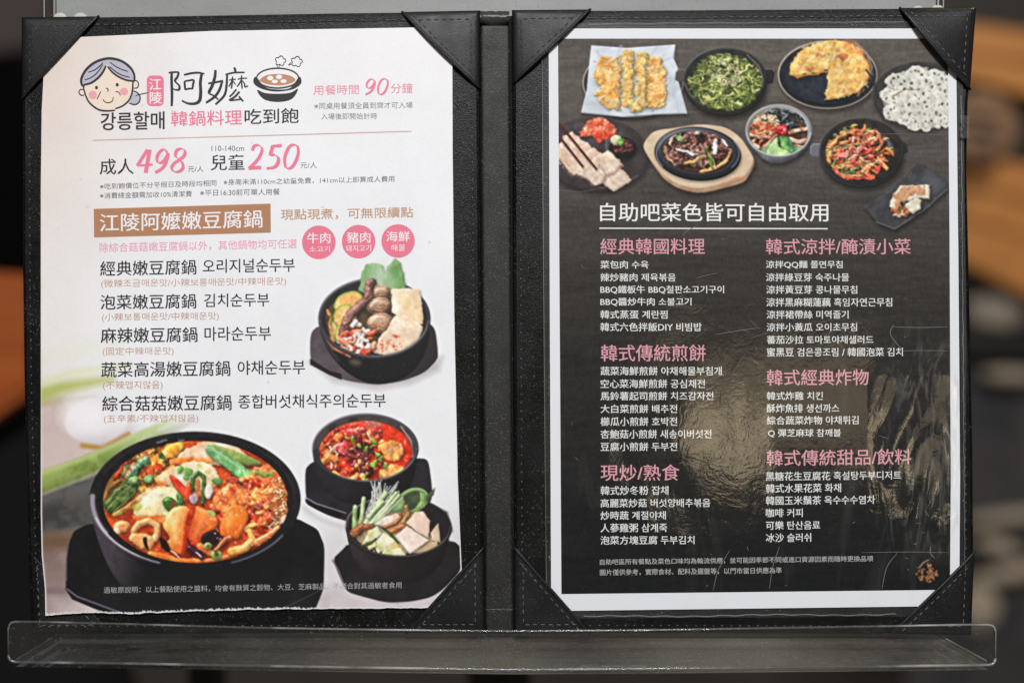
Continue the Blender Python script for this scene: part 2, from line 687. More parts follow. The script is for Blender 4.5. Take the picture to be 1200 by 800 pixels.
    def ruffle(s, ell, amp, size, mod=.1, lift=1., spark=0, scol=(255, 236, 210)):
        """pull the painted pieces out of their too regular outlines, vary their tone, add wet sparkles"""
        cx, cy, rx, ry = ell[:4]
        w = s.win(cx - rx - 4, cy - ry - 4, cx + rx + 4, cy + ry + 4)
        sl, X, Y = w
        m = smooth(1.5, -1.5, s.d_ell(*ell[:4], ell[4] if len(ell) > 4 else 0., X, Y))
        if s.clip is not None:
            m = m * s.clip[sl]
        dx = (amp * noise(X, Y, size, None, SOFTN) + .25 * amp * noise(X, Y, size * .5)) * m * s.SS
        dy = (amp * noise(X, Y, size, None, SOFTN) + .25 * amp * noise(X, Y, size * .5)) * m * s.SS
        H, W = X.shape
        j, i = np.meshgrid(np.arange(H), np.arange(W), indexing='ij')
        u = np.clip(i + dx, 0, W - 1.01); v = np.clip(j + dy, 0, H - 1.01)
        a, b = u.astype(int), v.astype(int)
        fu, fv = (u - a)[..., None], (v - b)[..., None]
        A = s.a[sl].copy()
        B = (A[b, a] * (1 - fu) + A[b, a + 1] * fu) * (1 - fv) + (A[b + 1, a] * (1 - fu) + A[b + 1, a + 1] * fu) * fv
        t = 1 + mod * np.clip(noise(X, Y, 5), -1.6, 1.6) + mod * .7 * np.clip(noise(X, Y, 14), -1.5, 1.5)
        B = B * (lift * t)[..., None]
        # wet highlights: thin bright flecks on the lighter pieces
        if spark:
            h = smooth(1.35, 2.1, noise(X, Y * 1.3, 4.5)) * smooth(.25, .55, B.mean(-1)) * spark
            B = B * (1 - h[..., None]) + C3(scol) * h[..., None]
        s.a[sl] = np.clip(A * (1 - m[..., None]) + B * m[..., None], 0, 1)

    def finish(s, seed=1, grain=.008):
        n = NOISE
        X, Y = np.meshgrid(np.arange(s.W), np.arange(s.H))
        g = RNG.normal(0, grain, (s.H // 2, s.W // 2))
        a = s.a[:s.H // 2 * 2, :s.W // 2 * 2].reshape(s.H // 2, 2, s.W // 2, 2, 3).mean((1, 3))
        a = .8 * a + .05 * (np.roll(a, 1, 0) + np.roll(a, -1, 0) + np.roll(a, 1, 1) + np.roll(a, -1, 1))
        b = a.copy()                       # a little glow of the print
        for k in (2, 4):
            b = .5 * b + .125 * (np.roll(b, k, 0) + np.roll(b, -k, 0) + np.roll(b, k, 1) + np.roll(b, -k, 1))
        a = np.clip(a + .34 * (a - b), 0, 1)
        own = s.own[:s.H // 2 * 2:2, :s.W // 2 * 2:2]
        return np.clip(a + g[..., None], 0, 1), own


def pick(*cs):
    return cs[RNG.randint(len(cs))]


def jit(c, a=18):
    d = RNG.uniform(-a, a)
    return tuple(np.clip(np.array(c) + d + RNG.uniform(-a * .4, a * .4, 3), 0, 255))


def paint_left():
    c = Canvas(40, 25, 550, 730, (236, 237, 240))
    put = c.put
    A = c.a
    X, Y = np.meshgrid(c.x0 + (np.arange(c.W) + .5) / 2, c.y0 + (np.arange(c.H) + .5) / 2)
    # pale vegetables and table, out of focus, behind the pots
    put(ell=(35, 545, 130, 75), col=(186, 166, 164), col2=(204, 186, 184), mix=40, soft=50, lit=0, own=False)
    put(poly=[(-20, 470), (70, 466), (96, 486), (150, 512), (120, 545), (-20, 600)], col=(198, 180, 178), col2=(212, 196, 194), mix=40, soft=12, lit=0, op=.9, own=False)
    put(st=([(20, 472), (70, 454), (130, 444)], 24, 5), col=(178, 192, 96), soft=12, lit=0, op=.85)
    put(st=([(30, 455), (80, 437), (150, 428)], 9, 3), col=(226, 232, 196), soft=9, lit=0)
    put(st=([(30, 478), (75, 468), (110, 466)], 6, 2), col=(178, 178, 120), soft=8, lit=0, op=.6)
    put(st=([(20, 425), (80, 410), (150, 400)], 26, 10), col=(232, 235, 222), soft=20, lit=0, op=.6)
    put(ell=(112, 493, 37, 27, -.1), col=(240, 238, 242), col2=(232, 230, 236), mix=50, soft=4, lit=0, grad=(112, 500, 116, 524, (206, 200, 206)))
    put(ell=(98, 486, 26, 19), col=(246, 246, 250), soft=22, lit=0)
    put(st=([(96, 522), (120, 525), (150, 508)], 6, 4), col=(186, 140, 66), soft=4, lit=0, op=.95)
    put(ell=(246, 466, 84, 50), col=(236, 237, 240), soft=50, lit=0, op=.9)
    put(poly=[(0, 598), (110, 550), (150, 560), (140, 640), (0, 640)], col=(96, 94, 94), col2=(70, 70, 72), mix=30, soft=14, lit=0)
    put(poly=[(0, 606), (120, 575), (130, 615), (90, 622), (0, 628)], col=(62, 62, 62), col2=(84, 82, 80), mix=24, soft=12, lit=0)
    put(st=([(30, 580), (100, 556), (160, 528), (230, 490)], 10, 7), col=(196, 190, 180), soft=5, lit=0, op=.8)
    put(st=([(30, 572), (95, 548), (150, 524), (225, 486)], 26, 17), col=(116, 142, 58), col2=(148, 170, 92), mix=18, soft=5,
        lit=.25, bev=12, grad=(120, 560, 235, 480, (226, 230, 214)))
    put(st=([(30, 560), (95, 538), (150, 514), (215, 486)], 6, 5), col=(190, 205, 140), soft=5, lit=0, op=.8)
    put(poly=[(0, 628), (110, 618), (110, 660), (90, 760), (0, 760)], col=(128, 108, 98), col2=(150, 130, 126), mix=26, soft=10, lit=0,
        grad=(60, 640, 60, 700, (158, 138, 138)))
    put(poly=[(0, 624), (84, 626), (82, 644), (0, 640)], col=(112, 84, 62), soft=12, lit=0, op=.8)
    put(poly=[(0, 688), (78, 690), (84, 698), (0, 696)], col=(110, 92, 96), soft=7, lit=0, op=.7)
    put(ell=(232, 482, 40, 26), col=(236, 237, 240), soft=40, lit=0, op=.95)
    # table shade under the lower pots
    put(poly=[(330, 640), (420, 600), (560, 610), (560, 730), (330, 730)], col=(222, 218, 221), soft=50, lit=0, own=False)
    put(poly=[(60, 700), (280, 690), (560, 690), (560, 735), (60, 735)], col=(196, 184, 186), col2=(210, 200, 202), mix=40, soft=22, lit=0, own=False, op=.85)
    paint_pot_seafood(c)
    paint_pot_red(c)
    paint_pot_vegetable(c)
    paint_pot_large(c)
    return c.finish()


def paint_pot_seafood(c):
    put = c.put
    c.cur = 1
    put(poly=[(362, 424), (400, 436), (445, 440), (495, 430), (518, 418), (514, 434), (480, 450), (440, 456), (390, 447)], col=(176, 170, 174), soft=10, lit=0, own=False, op=.8)
    base = [(363, 390), (374, 380), (500, 376), (510, 385), (513, 410), (513, 421), (497, 437), (470, 447), (440, 451), (405, 446), (385, 438), (363, 426)]
    put(poly=base, sm=.2, col=(92, 82, 88), col2=(78, 69, 75), mix=20, bev=1.5, lit=.3, grad=(400, 0, 500, 0, (44, 38, 42)))
    put(poly=[(363, 420), (385, 434), (400, 438), (400, 445), (385, 439), (363, 427)], col=(30, 26, 30), bev=1, lit=0)
    body = [(372, 372), (375, 390), (382, 408), (393, 424), (408, 438), (425, 447), (442, 451), (462, 448), (480, 439), (494, 423), (502, 402), (505, 376)]
    put(poly=body, sm=.25, col=(34, 32, 32), col2=(24, 23, 23), mix=10, bev=10, lit=.5, spk=((96, 94, 88), 2.1, 2.2), grad=(372, 0, 400, 0, (20, 19, 19)))
    put(poly=[(374, 385), (380, 403), (392, 420), (398, 424), (388, 406), (380, 390)], col=(74, 68, 74), soft=6, lit=0, op=.7)
    put(ell=(416, 424, 7, 4, .3), col=(128, 116, 96), soft=6, lit=0, op=.6)
    put(ell=(438.5, 373, 66, 47.5), col=(58, 55, 60), bev=2.5, lit=.9, spec=.25, rim=(82, 78, 84), rimw=1)
    put(ell=(438.5, 372, 61.5, 43), col=(26, 24, 26), col2=(40, 37, 38), mix=8, bev=2, lit=.3)
    put(ell=(438.5, 376, 58, 38), col=(52, 44, 34), col2=(84, 66, 44), mix=8, bev=4, lit=.4)
    # leaves
    for P, g in (([(420, 342), (424, 318), (428, 309), (438, 307), (449, 310), (453, 330), (446, 347)], (124, 168, 104)),
                 ([(447, 345), (449, 322), (455, 309), (463, 303), (469, 308), (474, 325), (477, 342), (462, 350)], (112, 160, 90))):
        put(sm=.1, poly=P, col=g, col2=(148, 186, 128), mix=14, bev=4, lit=.35, wob=.5, sh=.3, stripes=(.3, 5, (96, 140, 80), .25))
    put(ell=(446, 330, 10, 22), col=(214, 222, 214), soft=16, lit=0, op=.55, own=False)
    # zucchini
    for x, y, rx, ry, a in ((408, 354, 18, 12, -.4), (404, 372, 14, 16, .3), (392, 388, 5, 12, -.2), (397, 392, 5, 11, .1)):
        put(ell=(x, y, rx, ry, a), col=(226, 206, 142), col2=(234, 176, 100), mix=8, bev=3, lit=.35, nz=.25, ns=3, rim=(134, 158, 62), rimw=1.6, sh=.5)
    put(st=([(384, 364), (388, 372), (386, 380), (390, 400)], 4, 5), col=(206, 160, 90), col2=(150, 100, 50), mix=4, bev=2, spec=.2, sh=.4)
    # clams
    for x, y, rx, ry, k in ((446, 343, 12, 9.5, 0), (444, 359, 14.5, 11, 1), (446, 379, 15.5, 12.5, 2)):
        put(ell=(x, y, rx, ry, -.1), col=(204, 166, 134), col2=(172, 128, 98), mix=6, bev=8, lit=.9, spec=.4, sh=.7,
            stripes=(1.35, 3.2, (104, 66, 46), .8), rim=(214, 190, 160), rimw=.6)
        put(ell=(x - 2, y - 4, rx * .6, ry * .35, -.2), col=(222, 200, 176), soft=6, lit=0, op=.5)
    # sea squirt / squid arm
    put(st=([(434, 332), (431, 346), (422, 358), (410, 368), (405, 380), (399, 398)], 12, 9), col=(142, 98, 88), col2=(104, 68, 60), mix=7, bev=6, lit=.85, spec=.25, sh=.6, wob=.7, nz=.3, ns=3)
    put(st=([(426, 352), (414, 364), (407, 376)], 4, 3), col=(192, 150, 136), soft=4, lit=0, op=.6)
    # tofu slices
    put(sm=.08, poly=[(458, 338), (491, 338), (495, 360), (496, 381), (478, 376), (459, 366)], col=(240, 230, 212), col2=(232, 204, 166), mix=14, bev=2, lit=.3, sh=.5, wob=.4)
    put(ell=(478, 354, 12, 9), col=(226, 182, 124), soft=9, lit=0, op=.5)
    put(sm=.08, poly=[(438, 413), (443, 398), (456, 380), (468, 363), (496, 382), (490, 398), (474, 411), (452, 417)], col=(238, 224, 204), col2=(228, 204, 176), mix=14, bev=3, lit=.35, sh=.55, wob=.4)
    for i in range(34):
        x, y = 456 + RNG.normal(0, 7), 405 + RNG.normal(0, 4)
        put(ell=(x, y, RNG.uniform(.7, 1.8), RNG.uniform(.6, 1.3)), col=pick((222, 88, 56), (230, 120, 80), (214, 60, 40)), lit=0, soft=1.2, op=.8)
    put(ell=(463, 394, 4, 2), col=(216, 84, 60), soft=2, lit=0, wob=.8, ws=3)
    # cut shrimp
    c.scatter(52, (419, 398, 20, 19), lambda x, y: c.curl(x, y, RNG.uniform(5, 9), RNG.uniform(4, 6.5),
              pick((240, 220, 208), (236, 150, 120), (226, 70, 52), (244, 228, 216), (228, 94, 70)), bev=3, lit=.6, spec=.22, sh=.45, shb=1.5, shd=(.5, 1)))
    put(st=([(380, 392), (390, 408), (410, 418)], 4, 3), col=(190, 120, 96), col2=(120, 70, 50), mix=4, spec=.2, sh=.4)
    c.ruffle((438, 374, 57, 40), .3, 7, .03, 1.05, .25)
    # front rim over the food
    P = [(438.5 + 64 * math.cos(t), 373 + 45.4 * math.sin(t)) for t in np.linspace(.1, math.pi - .1, 30)]
    put(st=(P, 4, 4), col=(66, 62, 68), bev=2, lit=.9, spec=.3)
    c.cur = 0


def paint_pot_red(c):
    put = c.put
    c.cur = 2
    put(sm=.22, poly=[(352, 590), (380, 612), (430, 622), (430, 628), (360, 604)], col=(188, 182, 186), soft=9, lit=0, own=False, op=.7)
    base = [(357, 550), (362, 544), (368, 540), (495, 536), (502, 540), (505, 560), (507, 582), (500, 596), (470, 610), (440, 614), (410, 612), (385, 604), (370, 596), (358, 588)]
    put(poly=base, sm=.2, col=(40, 35, 43), col2=(30, 26, 32), mix=16, bev=1.5, lit=.4, rim=(70, 64, 74), rimw=.5)
    put(sm=.22, poly=[(357, 583), (370, 591), (400, 600), (400, 609), (385, 604), (370, 597), (358, 590)], col=(16, 14, 18), lit=0)
    put(st=([(358, 583), (370, 590), (405, 601)], 1.6, 1.2), col=(160, 152, 166), lit=0, op=.9)
    body = [(365, 522), (367, 540), (373, 560), (384, 577), (400, 588), (425, 593), (455, 590), (475, 578), (486, 560), (490, 525)]
    put(poly=body, sm=.25, col=(52, 46, 54), col2=(40, 36, 42), mix=12, bev=14, lit=.5, grad=(366, 0, 455, 0, (20, 18, 20)), spk=((90, 86, 90), 2.5, 2))
    put(ell=(428, 525, 62.5, 41), col=(70, 66, 72), bev=2.2, lit=.9, spec=.3, rim=(98, 94, 100), rimw=.9)
    put(ell=(428, 525.5, 58.5, 37.5), col=(52, 44, 42), col2=(76, 66, 62), mix=12, bev=2, lit=.3)
    put(st=([(470, 500), (481, 516), (483, 535)], 2, 2), col=(206, 186, 180), soft=2, lit=0, op=.8)
    c.clip_ell(428.5, 529.5, 54.5, 36.5)
    put(ell=(428.5, 529.5, 54.5, 36.5), col=(206, 46, 22), col2=(170, 34, 18), mix=14, bev=3, lit=.4, nz=.35, ns=6, spec=.3)
    put(ell=(455, 512, 24, 12, .4), col=(222, 56, 24), col2=(196, 40, 18), mix=10, soft=6, lit=.2)
    put(ell=(436, 497, 8, 8), col=(230, 190, 180), soft=10, lit=0, op=.5)
    c.scatter(75, (410, 530, 38, 31), lambda x, y: c.curl(x, y, RNG.uniform(5, 13), RNG.uniform(4, 8),
              pick((226, 88, 36), (236, 128, 58), (216, 60, 28), (196, 40, 22), (240, 160, 90), (150, 40, 26)), bev=3.5, lit=.75, spec=.4, sh=.5, shb=2, nz=.3, ns=3))
    # soft tofu
    put(sm=.22, poly=[(442, 522), (456, 515), (470, 518), (475, 532), (464, 541), (448, 536)], col=(238, 164, 84), col2=(232, 120, 50), mix=8, bev=4, lit=.5, sh=.5, wob=.8, spec=.15)
    put(sm=.22, poly=[(446, 548), (462, 542), (474, 548), (466, 560), (452, 563), (442, 558)], col=(240, 178, 104), col2=(230, 120, 56), mix=8, bev=4, lit=.5, sh=.5, wob=.8, spec=.15)
    put(ell=(458, 526, 9, 5, .3), col=(246, 196, 130), soft=5, lit=0, op=.6)
    for x, y, rx, ry in ((414, 508, 10, 6), (402, 524, 8, 7), (440, 505, 6, 4), (424, 504, 5, 4)):
        put(ell=(x, y, rx, ry, .2), col=(190, 40, 36), col2=(210, 90, 90), mix=5, bev=4, lit=.7, spec=.5, sh=.4, wob=.5)
    for P in ([(386, 524), (394, 530), (393, 548)], [(380, 534), (388, 528), (396, 520)], [(388, 548), (386, 538)], [(430, 508), (436, 516)]):
        put(st=(P, 3, 2), col=(240, 200, 168), bev=1.5, lit=.6, sh=.4)
    for P in ([(378, 540), (386, 534), (394, 538)], [(392, 556), (400, 562), (414, 562), (418, 556)], [(420, 546), (426, 540), (430, 552), (424, 558)]):
        put(st=(P, 8, 7), col=(238, 116, 44), col2=(246, 170, 96), mix=5, bev=4, lit=.7, spec=.35, sh=.5, wob=.5)
    c.scatter(40, (428, 535, 20, 18), lambda x, y: c.curl(x, y, RNG.uniform(3, 7), RNG.uniform(2, 3.5), pick((74, 24, 30), (96, 30, 34), (56, 18, 24), (130, 40, 40)), bev=2, lit=.7, spec=.4, sh=.3, shb=1))
    for x, y in ((413, 515), (420, 521), (438, 517), (436, 524), (430, 526), (441, 532), (440, 541), (452, 545), (447, 538), (437, 545), (428, 563)):
        put(ell=(x, y, RNG.uniform(2.5, 4.5), RNG.uniform(2, 4), RNG.uniform(0, 3)), col=(136, 176, 66), col2=(96, 140, 44), mix=4, bev=2, lit=.6, spec=.2, sh=.4, shb=1.5)
    for i in range(26):
        x, y = 415 + RNG.normal(0, 20), 530 + RNG.normal(0, 15)
        put(ell=(x, y, RNG.uniform(.6, 1.6), RNG.uniform(.5, 1)), col=(250, 226, 206), lit=0, soft=1, op=.8)
    c.clip_ell()
    c.ruffle((428.5, 529.5, 54, 36), .7, 6, .12, 1.1, .8)
    P = [(428 + 60.6 * math.cos(t), 525 + 39.4 * math.sin(t)) for t in np.linspace(.05, math.pi - .05, 30)]
    put(st=(P, 3.6, 3.6), col=(58, 54, 60), bev=2, lit=1, spec=.35)
    c.cur = 0


def paint_pot_vegetable(c):
    put = c.put
    c.cur = 3
    base = [(389, 655), (400, 645), (408, 636), (530, 632), (541, 642), (541, 668), (520, 690), (505, 700), (480, 705), (452, 706), (425, 699), (408, 694), (402, 686)]
    put(poly=base, sm=.2, col=(34, 29, 31), col2=(26, 22, 24), mix=16, bev=1.2, lit=.4, spk=((86, 80, 80), 2.3, 2))
    put(st=([(389, 656), (396, 668), (405, 690)], 2, 1.6), col=(140, 124, 136), lit=0, op=.9)
    body = [(404, 614), (408, 638), (416, 660), (430, 676), (455, 685), (485, 684), (508, 672), (522, 652), (529, 618)]
    put(poly=body, sm=.25, col=(58, 46, 50), col2=(46, 37, 40), mix=14, bev=12, lit=.5, grad=(405, 0, 480, 0, (26, 22, 23)), spk=((84, 78, 78), 2.3, 2))
    put(ell=(467, 617, 62.5, 36.5, .04), col=(66, 55, 58), bev=2, lit=.8, spec=.25, rim=(90, 78, 82), rimw=.8)
    put(ell=(467, 617, 59, 33.5, .04), col=(30, 25, 27), col2=(40, 34, 36), mix=10, bev=2, lit=.3)
    put(ell=(466, 622, 52, 27), col=(176, 158, 120), col2=(150, 128, 90), mix=10, bev=3, lit=.3)
    put(poly=[(500, 588), (524, 600), (530, 622), (514, 640), (498, 620)], col=(32, 27, 29), soft=4, lit=0)
    # dark leaf and its pale rim
    put(ell=(484, 586, 19, 14, -.35), col=(58, 70, 50), col2=(82, 96, 66), mix=8, bev=5, lit=.4, rim=(146, 178, 112), rimw=3, sh=.4)
    put(poly=[(498, 582), (510, 571), (508, 580), (500, 588)], col=(74, 92, 62), lit=.3, soft=1)
    put(poly=[(492, 576), (500, 580), (498, 590), (488, 601), (484, 598), (492, 588)], col=(150, 186, 112), col2=(120, 158, 86), mix=6, bev=3, lit=.4)
    put(ell=(464, 590, 10, 11, .5), col=(140, 174, 112), col2=(112, 148, 92), mix=8, bev=4, lit=.5, sh=.3, stripes=(.6, 4, (168, 194, 140), .3))
    # enoki
    for i in range(30):
        x0, y0 = 428 + RNG.uniform(0, 22), 606 - RNG.uniform(0, 12)
        x1, y1 = 440 + RNG.uniform(-6, 28), 566 + RNG.uniform(-4, 14)
        put(st=([(x0, y0), ((x0 + x1) / 2 + RNG.uniform(-2, 2), (y0 + y1) / 2), (x1, y1)], 1.5, 1.2), col=pick((236, 236, 232), (220, 222, 220), (200, 206, 204)), bev=1, lit=.4, sh=.25, shb=1, shd=(.5, .5))
    # scallion stalks
    for P, w in (([(415, 618), (416, 594)], 6), ([(422, 618), (426, 584)], 5.5), ([(428, 614), (440, 596), (452, 578)], 6), ([(434, 614), (450, 596), (464, 578)], 6), ([(440, 612), (456, 594), (468, 580)], 4), ([(432, 606), (448, 588)], 5)):
        put(st=(P, w, w * .9), col=pick((150, 184, 108), (172, 200, 136), (130, 168, 92)), col2=(202, 220, 172), mix=8, bev=3, lit=.6, sh=.4, spec=.15)
    put(st=([(436, 618), (456, 598), (472, 582)], 1.2, 1), col=(236, 236, 228), lit=.2)
    # mushrooms
    put(st=([(416, 624), (424, 618), (436, 617)], 11, 8), col=(166, 100, 58), col2=(128, 72, 38), mix=6, bev=5, lit=.7, spec=.3, sh=.5, wob=.6)
    put(poly=[(438, 615), (450, 606), (466, 601), (470, 606), (462, 614), (450, 617)], col=(236, 222, 206), col2=(214, 190, 166), mix=6, bev=3, lit=.4, sh=.4)
    put(st=([(450, 618), (464, 613), (470, 605), (469, 602)], 4.5, 4), col=(150, 86, 44), bev=2.5, lit=.7, spec=.3)
    put(st=([(472, 612), (478, 602), (476, 594)], 6, 5), col=(158, 104, 58), col2=(190, 138, 90), mix=5, bev=3, lit=.7, spec=.3, sh=.4)
    put(st=([(458, 623), (466, 619), (472, 617)], 6, 6), col=(190, 106, 58), col2=(160, 80, 40), mix=5, bev=3, lit=.6, spec=.3, sh=.4)
    # tofu cubes
    put(poly=[(476, 613), (486, 600), (496, 599), (504, 610), (502, 630), (490, 624)], col=(240, 222, 204), col2=(232, 206, 186), mix=10, bev=2, lit=.3, sh=.5, grad=(478, 0, 506, 0, (222, 190, 170)))
    put(poly=[(504, 624), (514, 613), (516, 636), (506, 633)], col=(226, 204, 178), col2=(206, 178, 146), mix=8, bev=2, lit=.3, sh=.4)
    put(poly=[(480, 648), (502, 636), (512, 634), (514, 642), (498, 648)], col=(222, 196, 164), col2=(206, 176, 136), mix=8, bev=2, lit=.3)
    put(poly=[(463, 628), (477, 617), (503, 633), (480, 649)], col=(243, 228, 218), col2=(238, 218, 204), mix=12, bev=2, lit=.25, sh=.5)
    # zucchini batons
    for P in ([(423, 639), (432, 622), (441, 616), (448, 626), (436, 634)], [(440, 648), (441, 634), (450, 624), (468, 636), (466, 642)], [(446, 650), (452, 642), (470, 642), (476, 651)], [(430, 642), (440, 634), (440, 640), (433, 645)], [(436, 647), (443, 641), (446, 647), (442, 651)]):
        put(poly=P, col=(238, 236, 208), col2=(216, 212, 150), mix=9, bev=2, lit=.35, sh=.5, wob=.3)
    for P in ([(423, 640), (434, 637), (440, 631)], [(448, 618), (458, 626), (467, 637)], [(442, 650), (438, 642)], [(456, 652), (470, 653), (478, 651)]):
        put(st=(P, 2.4, 2.2), col=(52, 74, 34), bev=1.2, lit=.4)
    put(ell=(462, 640, 10, 3), col=(220, 190, 120), soft=4, lit=0, op=.6)
    c.ruffle((466, 615, 52, 32), .25, 6, .03, 1.03, .15)
    P = [(467 + 60.8 * math.cos(t), 617.5 + 35 * math.sin(t)) for t in np.linspace(.0, math.pi - .02, 30)]
    put(st=(P, 3.6, 3.6), col=(50, 42, 45), bev=2, lit=1, spec=.25)
    c.cur = 0


def paint_pot_large(c):
    put = c.put
    c.cur = 4
    base = [(78, 640), (86, 622), (104, 613), (345, 606), (372, 620), (380, 640), (379, 690), (366, 722), (330, 728), (160, 728), (140, 718), (112, 707), (88, 698), (77, 688), (76, 680)]
    put(poly=base, sm=.12, col=(20, 20, 23), col2=(14, 14, 16), mix=20, bev=2, lit=.3, spk=((46, 48, 50), 2.1, 2.4))
    put(poly=[(77, 684), (90, 697), (115, 706), (142, 716), (165, 722), (165, 728), (140, 724), (108, 712), (84, 702), (76, 690)], col=(7, 7, 8), lit=0, soft=1)
    put(st=([(78, 690), (90, 699), (115, 708), (142, 718), (165, 724)], 2.4, 2), col=(112, 104, 126), lit=0, op=.9)
    put(st=([(77, 680), (77, 655), (80, 634)], 2.2, 1.6), col=(104, 94, 104), lit=0, op=.75)
    put(st=([(334, 711), (360, 699), (380, 689)], 1., .8), col=(110, 106, 108), lit=0, op=.6)
    body = [(104, 588), (108, 612), (116, 640), (126, 664), (140, 686), (160, 702), (190, 712), (280, 712), (320, 690), (340, 650), (351, 596)]
    put(poly=body, sm=.25, col=(88, 78, 88), col2=(70, 62, 70), mix=18, bev=6, lit=.4, grad=(125, 640, 178, 655, (15, 15, 16)), spk=((60, 60, 62), 2.3, 2.2))
    put(sm=.25, poly=[(104, 588), (120, 626), (146, 650), (190, 664), (228, 667), (280, 660), (320, 640), (351, 596), (300, 690), (190, 700)], col=(15, 14, 15), soft=3, lit=0, op=.35)
    put(ell=(228, 585.5, 124, 80), col=(24, 22, 24), col2=(36, 33, 35), mix=12, bev=3, lit=.6, spk=((90, 88, 90), 2.4, 2))
    # pale highlight along the left of the rim
    P = [(228 + 120.5 * math.cos(t), 586 + 77.5 * math.sin(t)) for t in np.linspace(1.93, 3.2, 24)]
    put(st=(P, 3, 6), col=(176, 166, 182), soft=2.6, lit=0, op=.9)
    put(st=(P[4:18], 1.5, 2), col=(222, 214, 226), soft=2, lit=0, op=.8)
    P = [(228 + 120 * math.cos(t), 587 + 77 * math.sin(t)) for t in np.linspace(.55, 1.2, 12)]
    put(st=(P, 2.4, 2.4), col=(112, 104, 124), soft=2, lit=0, op=.9)
    put(ell=(228.5, 585, 114, 74), col=(16, 15, 15), col2=(26, 24, 24), mix=9, bev=2, lit=.2)
    P = [(228.5 + 103 * math.cos(t), 585 + 66 * math.sin(t)) for t in np.linspace(-1.0, -.45, 10)]
    put(st=(P, 3, 4), col=(150, 158, 178), col2=(60, 60, 70), mix=4, soft=1.5, lit=0, op=.8)
    for x in (186, 192, 212):
        put(ell=(x, 516 + (x == 186) * 2, 4, 1.2, -.2), col=(170, 172, 176), lit=0, soft=1.5, op=.6)
    c.clip_ell(229, 588, 109, 71.5)
    put(ell=(229, 588, 109, 71.5), col=(210, 76, 26), col2=(160, 48, 18), mix=14, bev=3, lit=.4, nz=.3, ns=5, spec=.2)
    put(ell=(170, 556, 60, 34), col=(150, 96, 34), col2=(104, 70, 30), mix=9, soft=14, lit=.3)
    # broth and vegetable scraps, upper left
    c.scatter(120, (176, 548, 52, 30), lambda x, y: c.curl(x, y, RNG.uniform(4, 11), RNG.uniform(3, 6),
              pick((206, 126, 44), (184, 96, 36), (150, 110, 44), (122, 96, 44), (214, 150, 60), (96, 62, 26), (176, 70, 30)), bev=2.5, lit=.7, spec=.3, sh=.45, shb=1.5, nz=.2, ns=3))
    put(sm=.25, poly=[(184, 532), (196, 522), (210, 516), (216, 520), (214, 528), (200, 538), (190, 542)], col=(240, 178, 62), col2=(232, 140, 44), mix=8, bev=5, lit=.6, spec=.25, sh=.5)
    put(sm=.25, poly=[(176, 534), (186, 530), (192, 540), (184, 552), (172, 550)], col=(226, 130, 46), col2=(240, 186, 80), mix=6, bev=4, lit=.6, sh=.4, wob=.8)
    put(sm=.25, poly=[(168, 546), (180, 542), (190, 546), (186, 556), (170, 558)], col=(176, 54, 26), col2=(214, 96, 40), mix=5, bev=3, lit=.6, wob=1, sh=.4)
    put(sm=.25, poly=[(186, 530), (190, 527), (194, 536), (193, 540), (187, 536)], col=(62, 84, 40), bev=2, lit=.6, sh=.4)
    put(st=([(135, 559), (142, 545), (152, 536)], 5, 6), col=(220, 58, 34), col2=(196, 40, 26), mix=5, bev=3, lit=.7, spec=.3, sh=.5)
    put(st=([(143, 557), (150, 545)], 4, 4), col=(80, 96, 56), bev=2, lit=.6)
    put(st=([(147, 557), (153, 548), (157, 543)], 4.5, 4), col=(212, 52, 32), bev=2.5, lit=.7, spec=.3, sh=.4)
    put(st=([(152, 558), (160, 547), (170, 539)], 10, 9), col=(92, 128, 88), col2=(62, 96, 62), mix=5, bev=4, lit=.6, spec=.3, sh=.5, stripes=(.9, 3.5, (170, 190, 160), .4))
    c.ruffle((176, 548, 54, 32), 1.1, 7, .14, 1.08, .8)
    # wilted leaf
    put(st=([(121, 586), (126, 572), (138, 564), (152, 562)], 5, 5), col=(150, 108, 56), col2=(110, 76, 36), mix=4, bev=2.5, lit=.7, sh=.4)
    put(sm=.25, poly=[(120, 592), (128, 578), (140, 568), (154, 560), (163, 562), (164, 571), (152, 584), (140, 596), (132, 603), (124, 601)], col=(82, 106, 48), col2=(48, 68, 30), mix=5, bev=5, lit=.7, nz=.6, ns=4, sh=.6, wob=.7, spec=.12, stripes=(.9, 4, (126, 150, 84), .4))
    for P in ([(126, 596), (138, 582), (156, 566)], [(124, 590), (134, 576), (146, 568)], [(132, 600), (146, 588), (158, 576)]):
        put(st=(P, 1.4, 1), col=(160, 168, 100), lit=.3, op=.8)
    put(st=([(134, 604), (150, 594), (166, 582), (184, 572)], 7, 8), col=(190, 140, 66), col2=(150, 92, 40), mix=6, bev=3, lit=.6, spec=.2)
    for x, y in ((156, 563), (174, 561)):
        put(ell=(x, y, 6.5, 5, -.4), col=(124, 166, 100), col2=(86, 128, 70), mix=5, bev=3, lit=.7, spec=.25, sh=.5)
        put(ell=(x + .5, y, 2.8, 2, -.4), col=(178, 204, 150), soft=1.5, lit=.2)
    # soft tofu slabs
    put(sm=.25, poly=[(203, 537), (220, 524), (240, 516), (262, 517), (280, 524), (294, 538), (270, 546), (240, 545), (214, 541)], col=(230, 186, 148), col2=(240, 206, 172), mix=14, bev=4, lit=.35, sh=.5, wob=.5)
    put(st=([(200, 541), (222, 538), (248, 540)], 6, 5), col=(228, 124, 50), col2=(240, 160, 84), mix=5, bev=2.5, lit=.5, wob=.6)
    put(sm=.25, poly=[(181, 560), (196, 549), (216, 542), (236, 540), (250, 547), (258, 560), (254, 570), (238, 576), (212, 573), (190, 568)], col=(242, 224, 188), col2=(234, 202, 152), mix=12, bev=4, lit=.35, sh=.5, wob=.6)
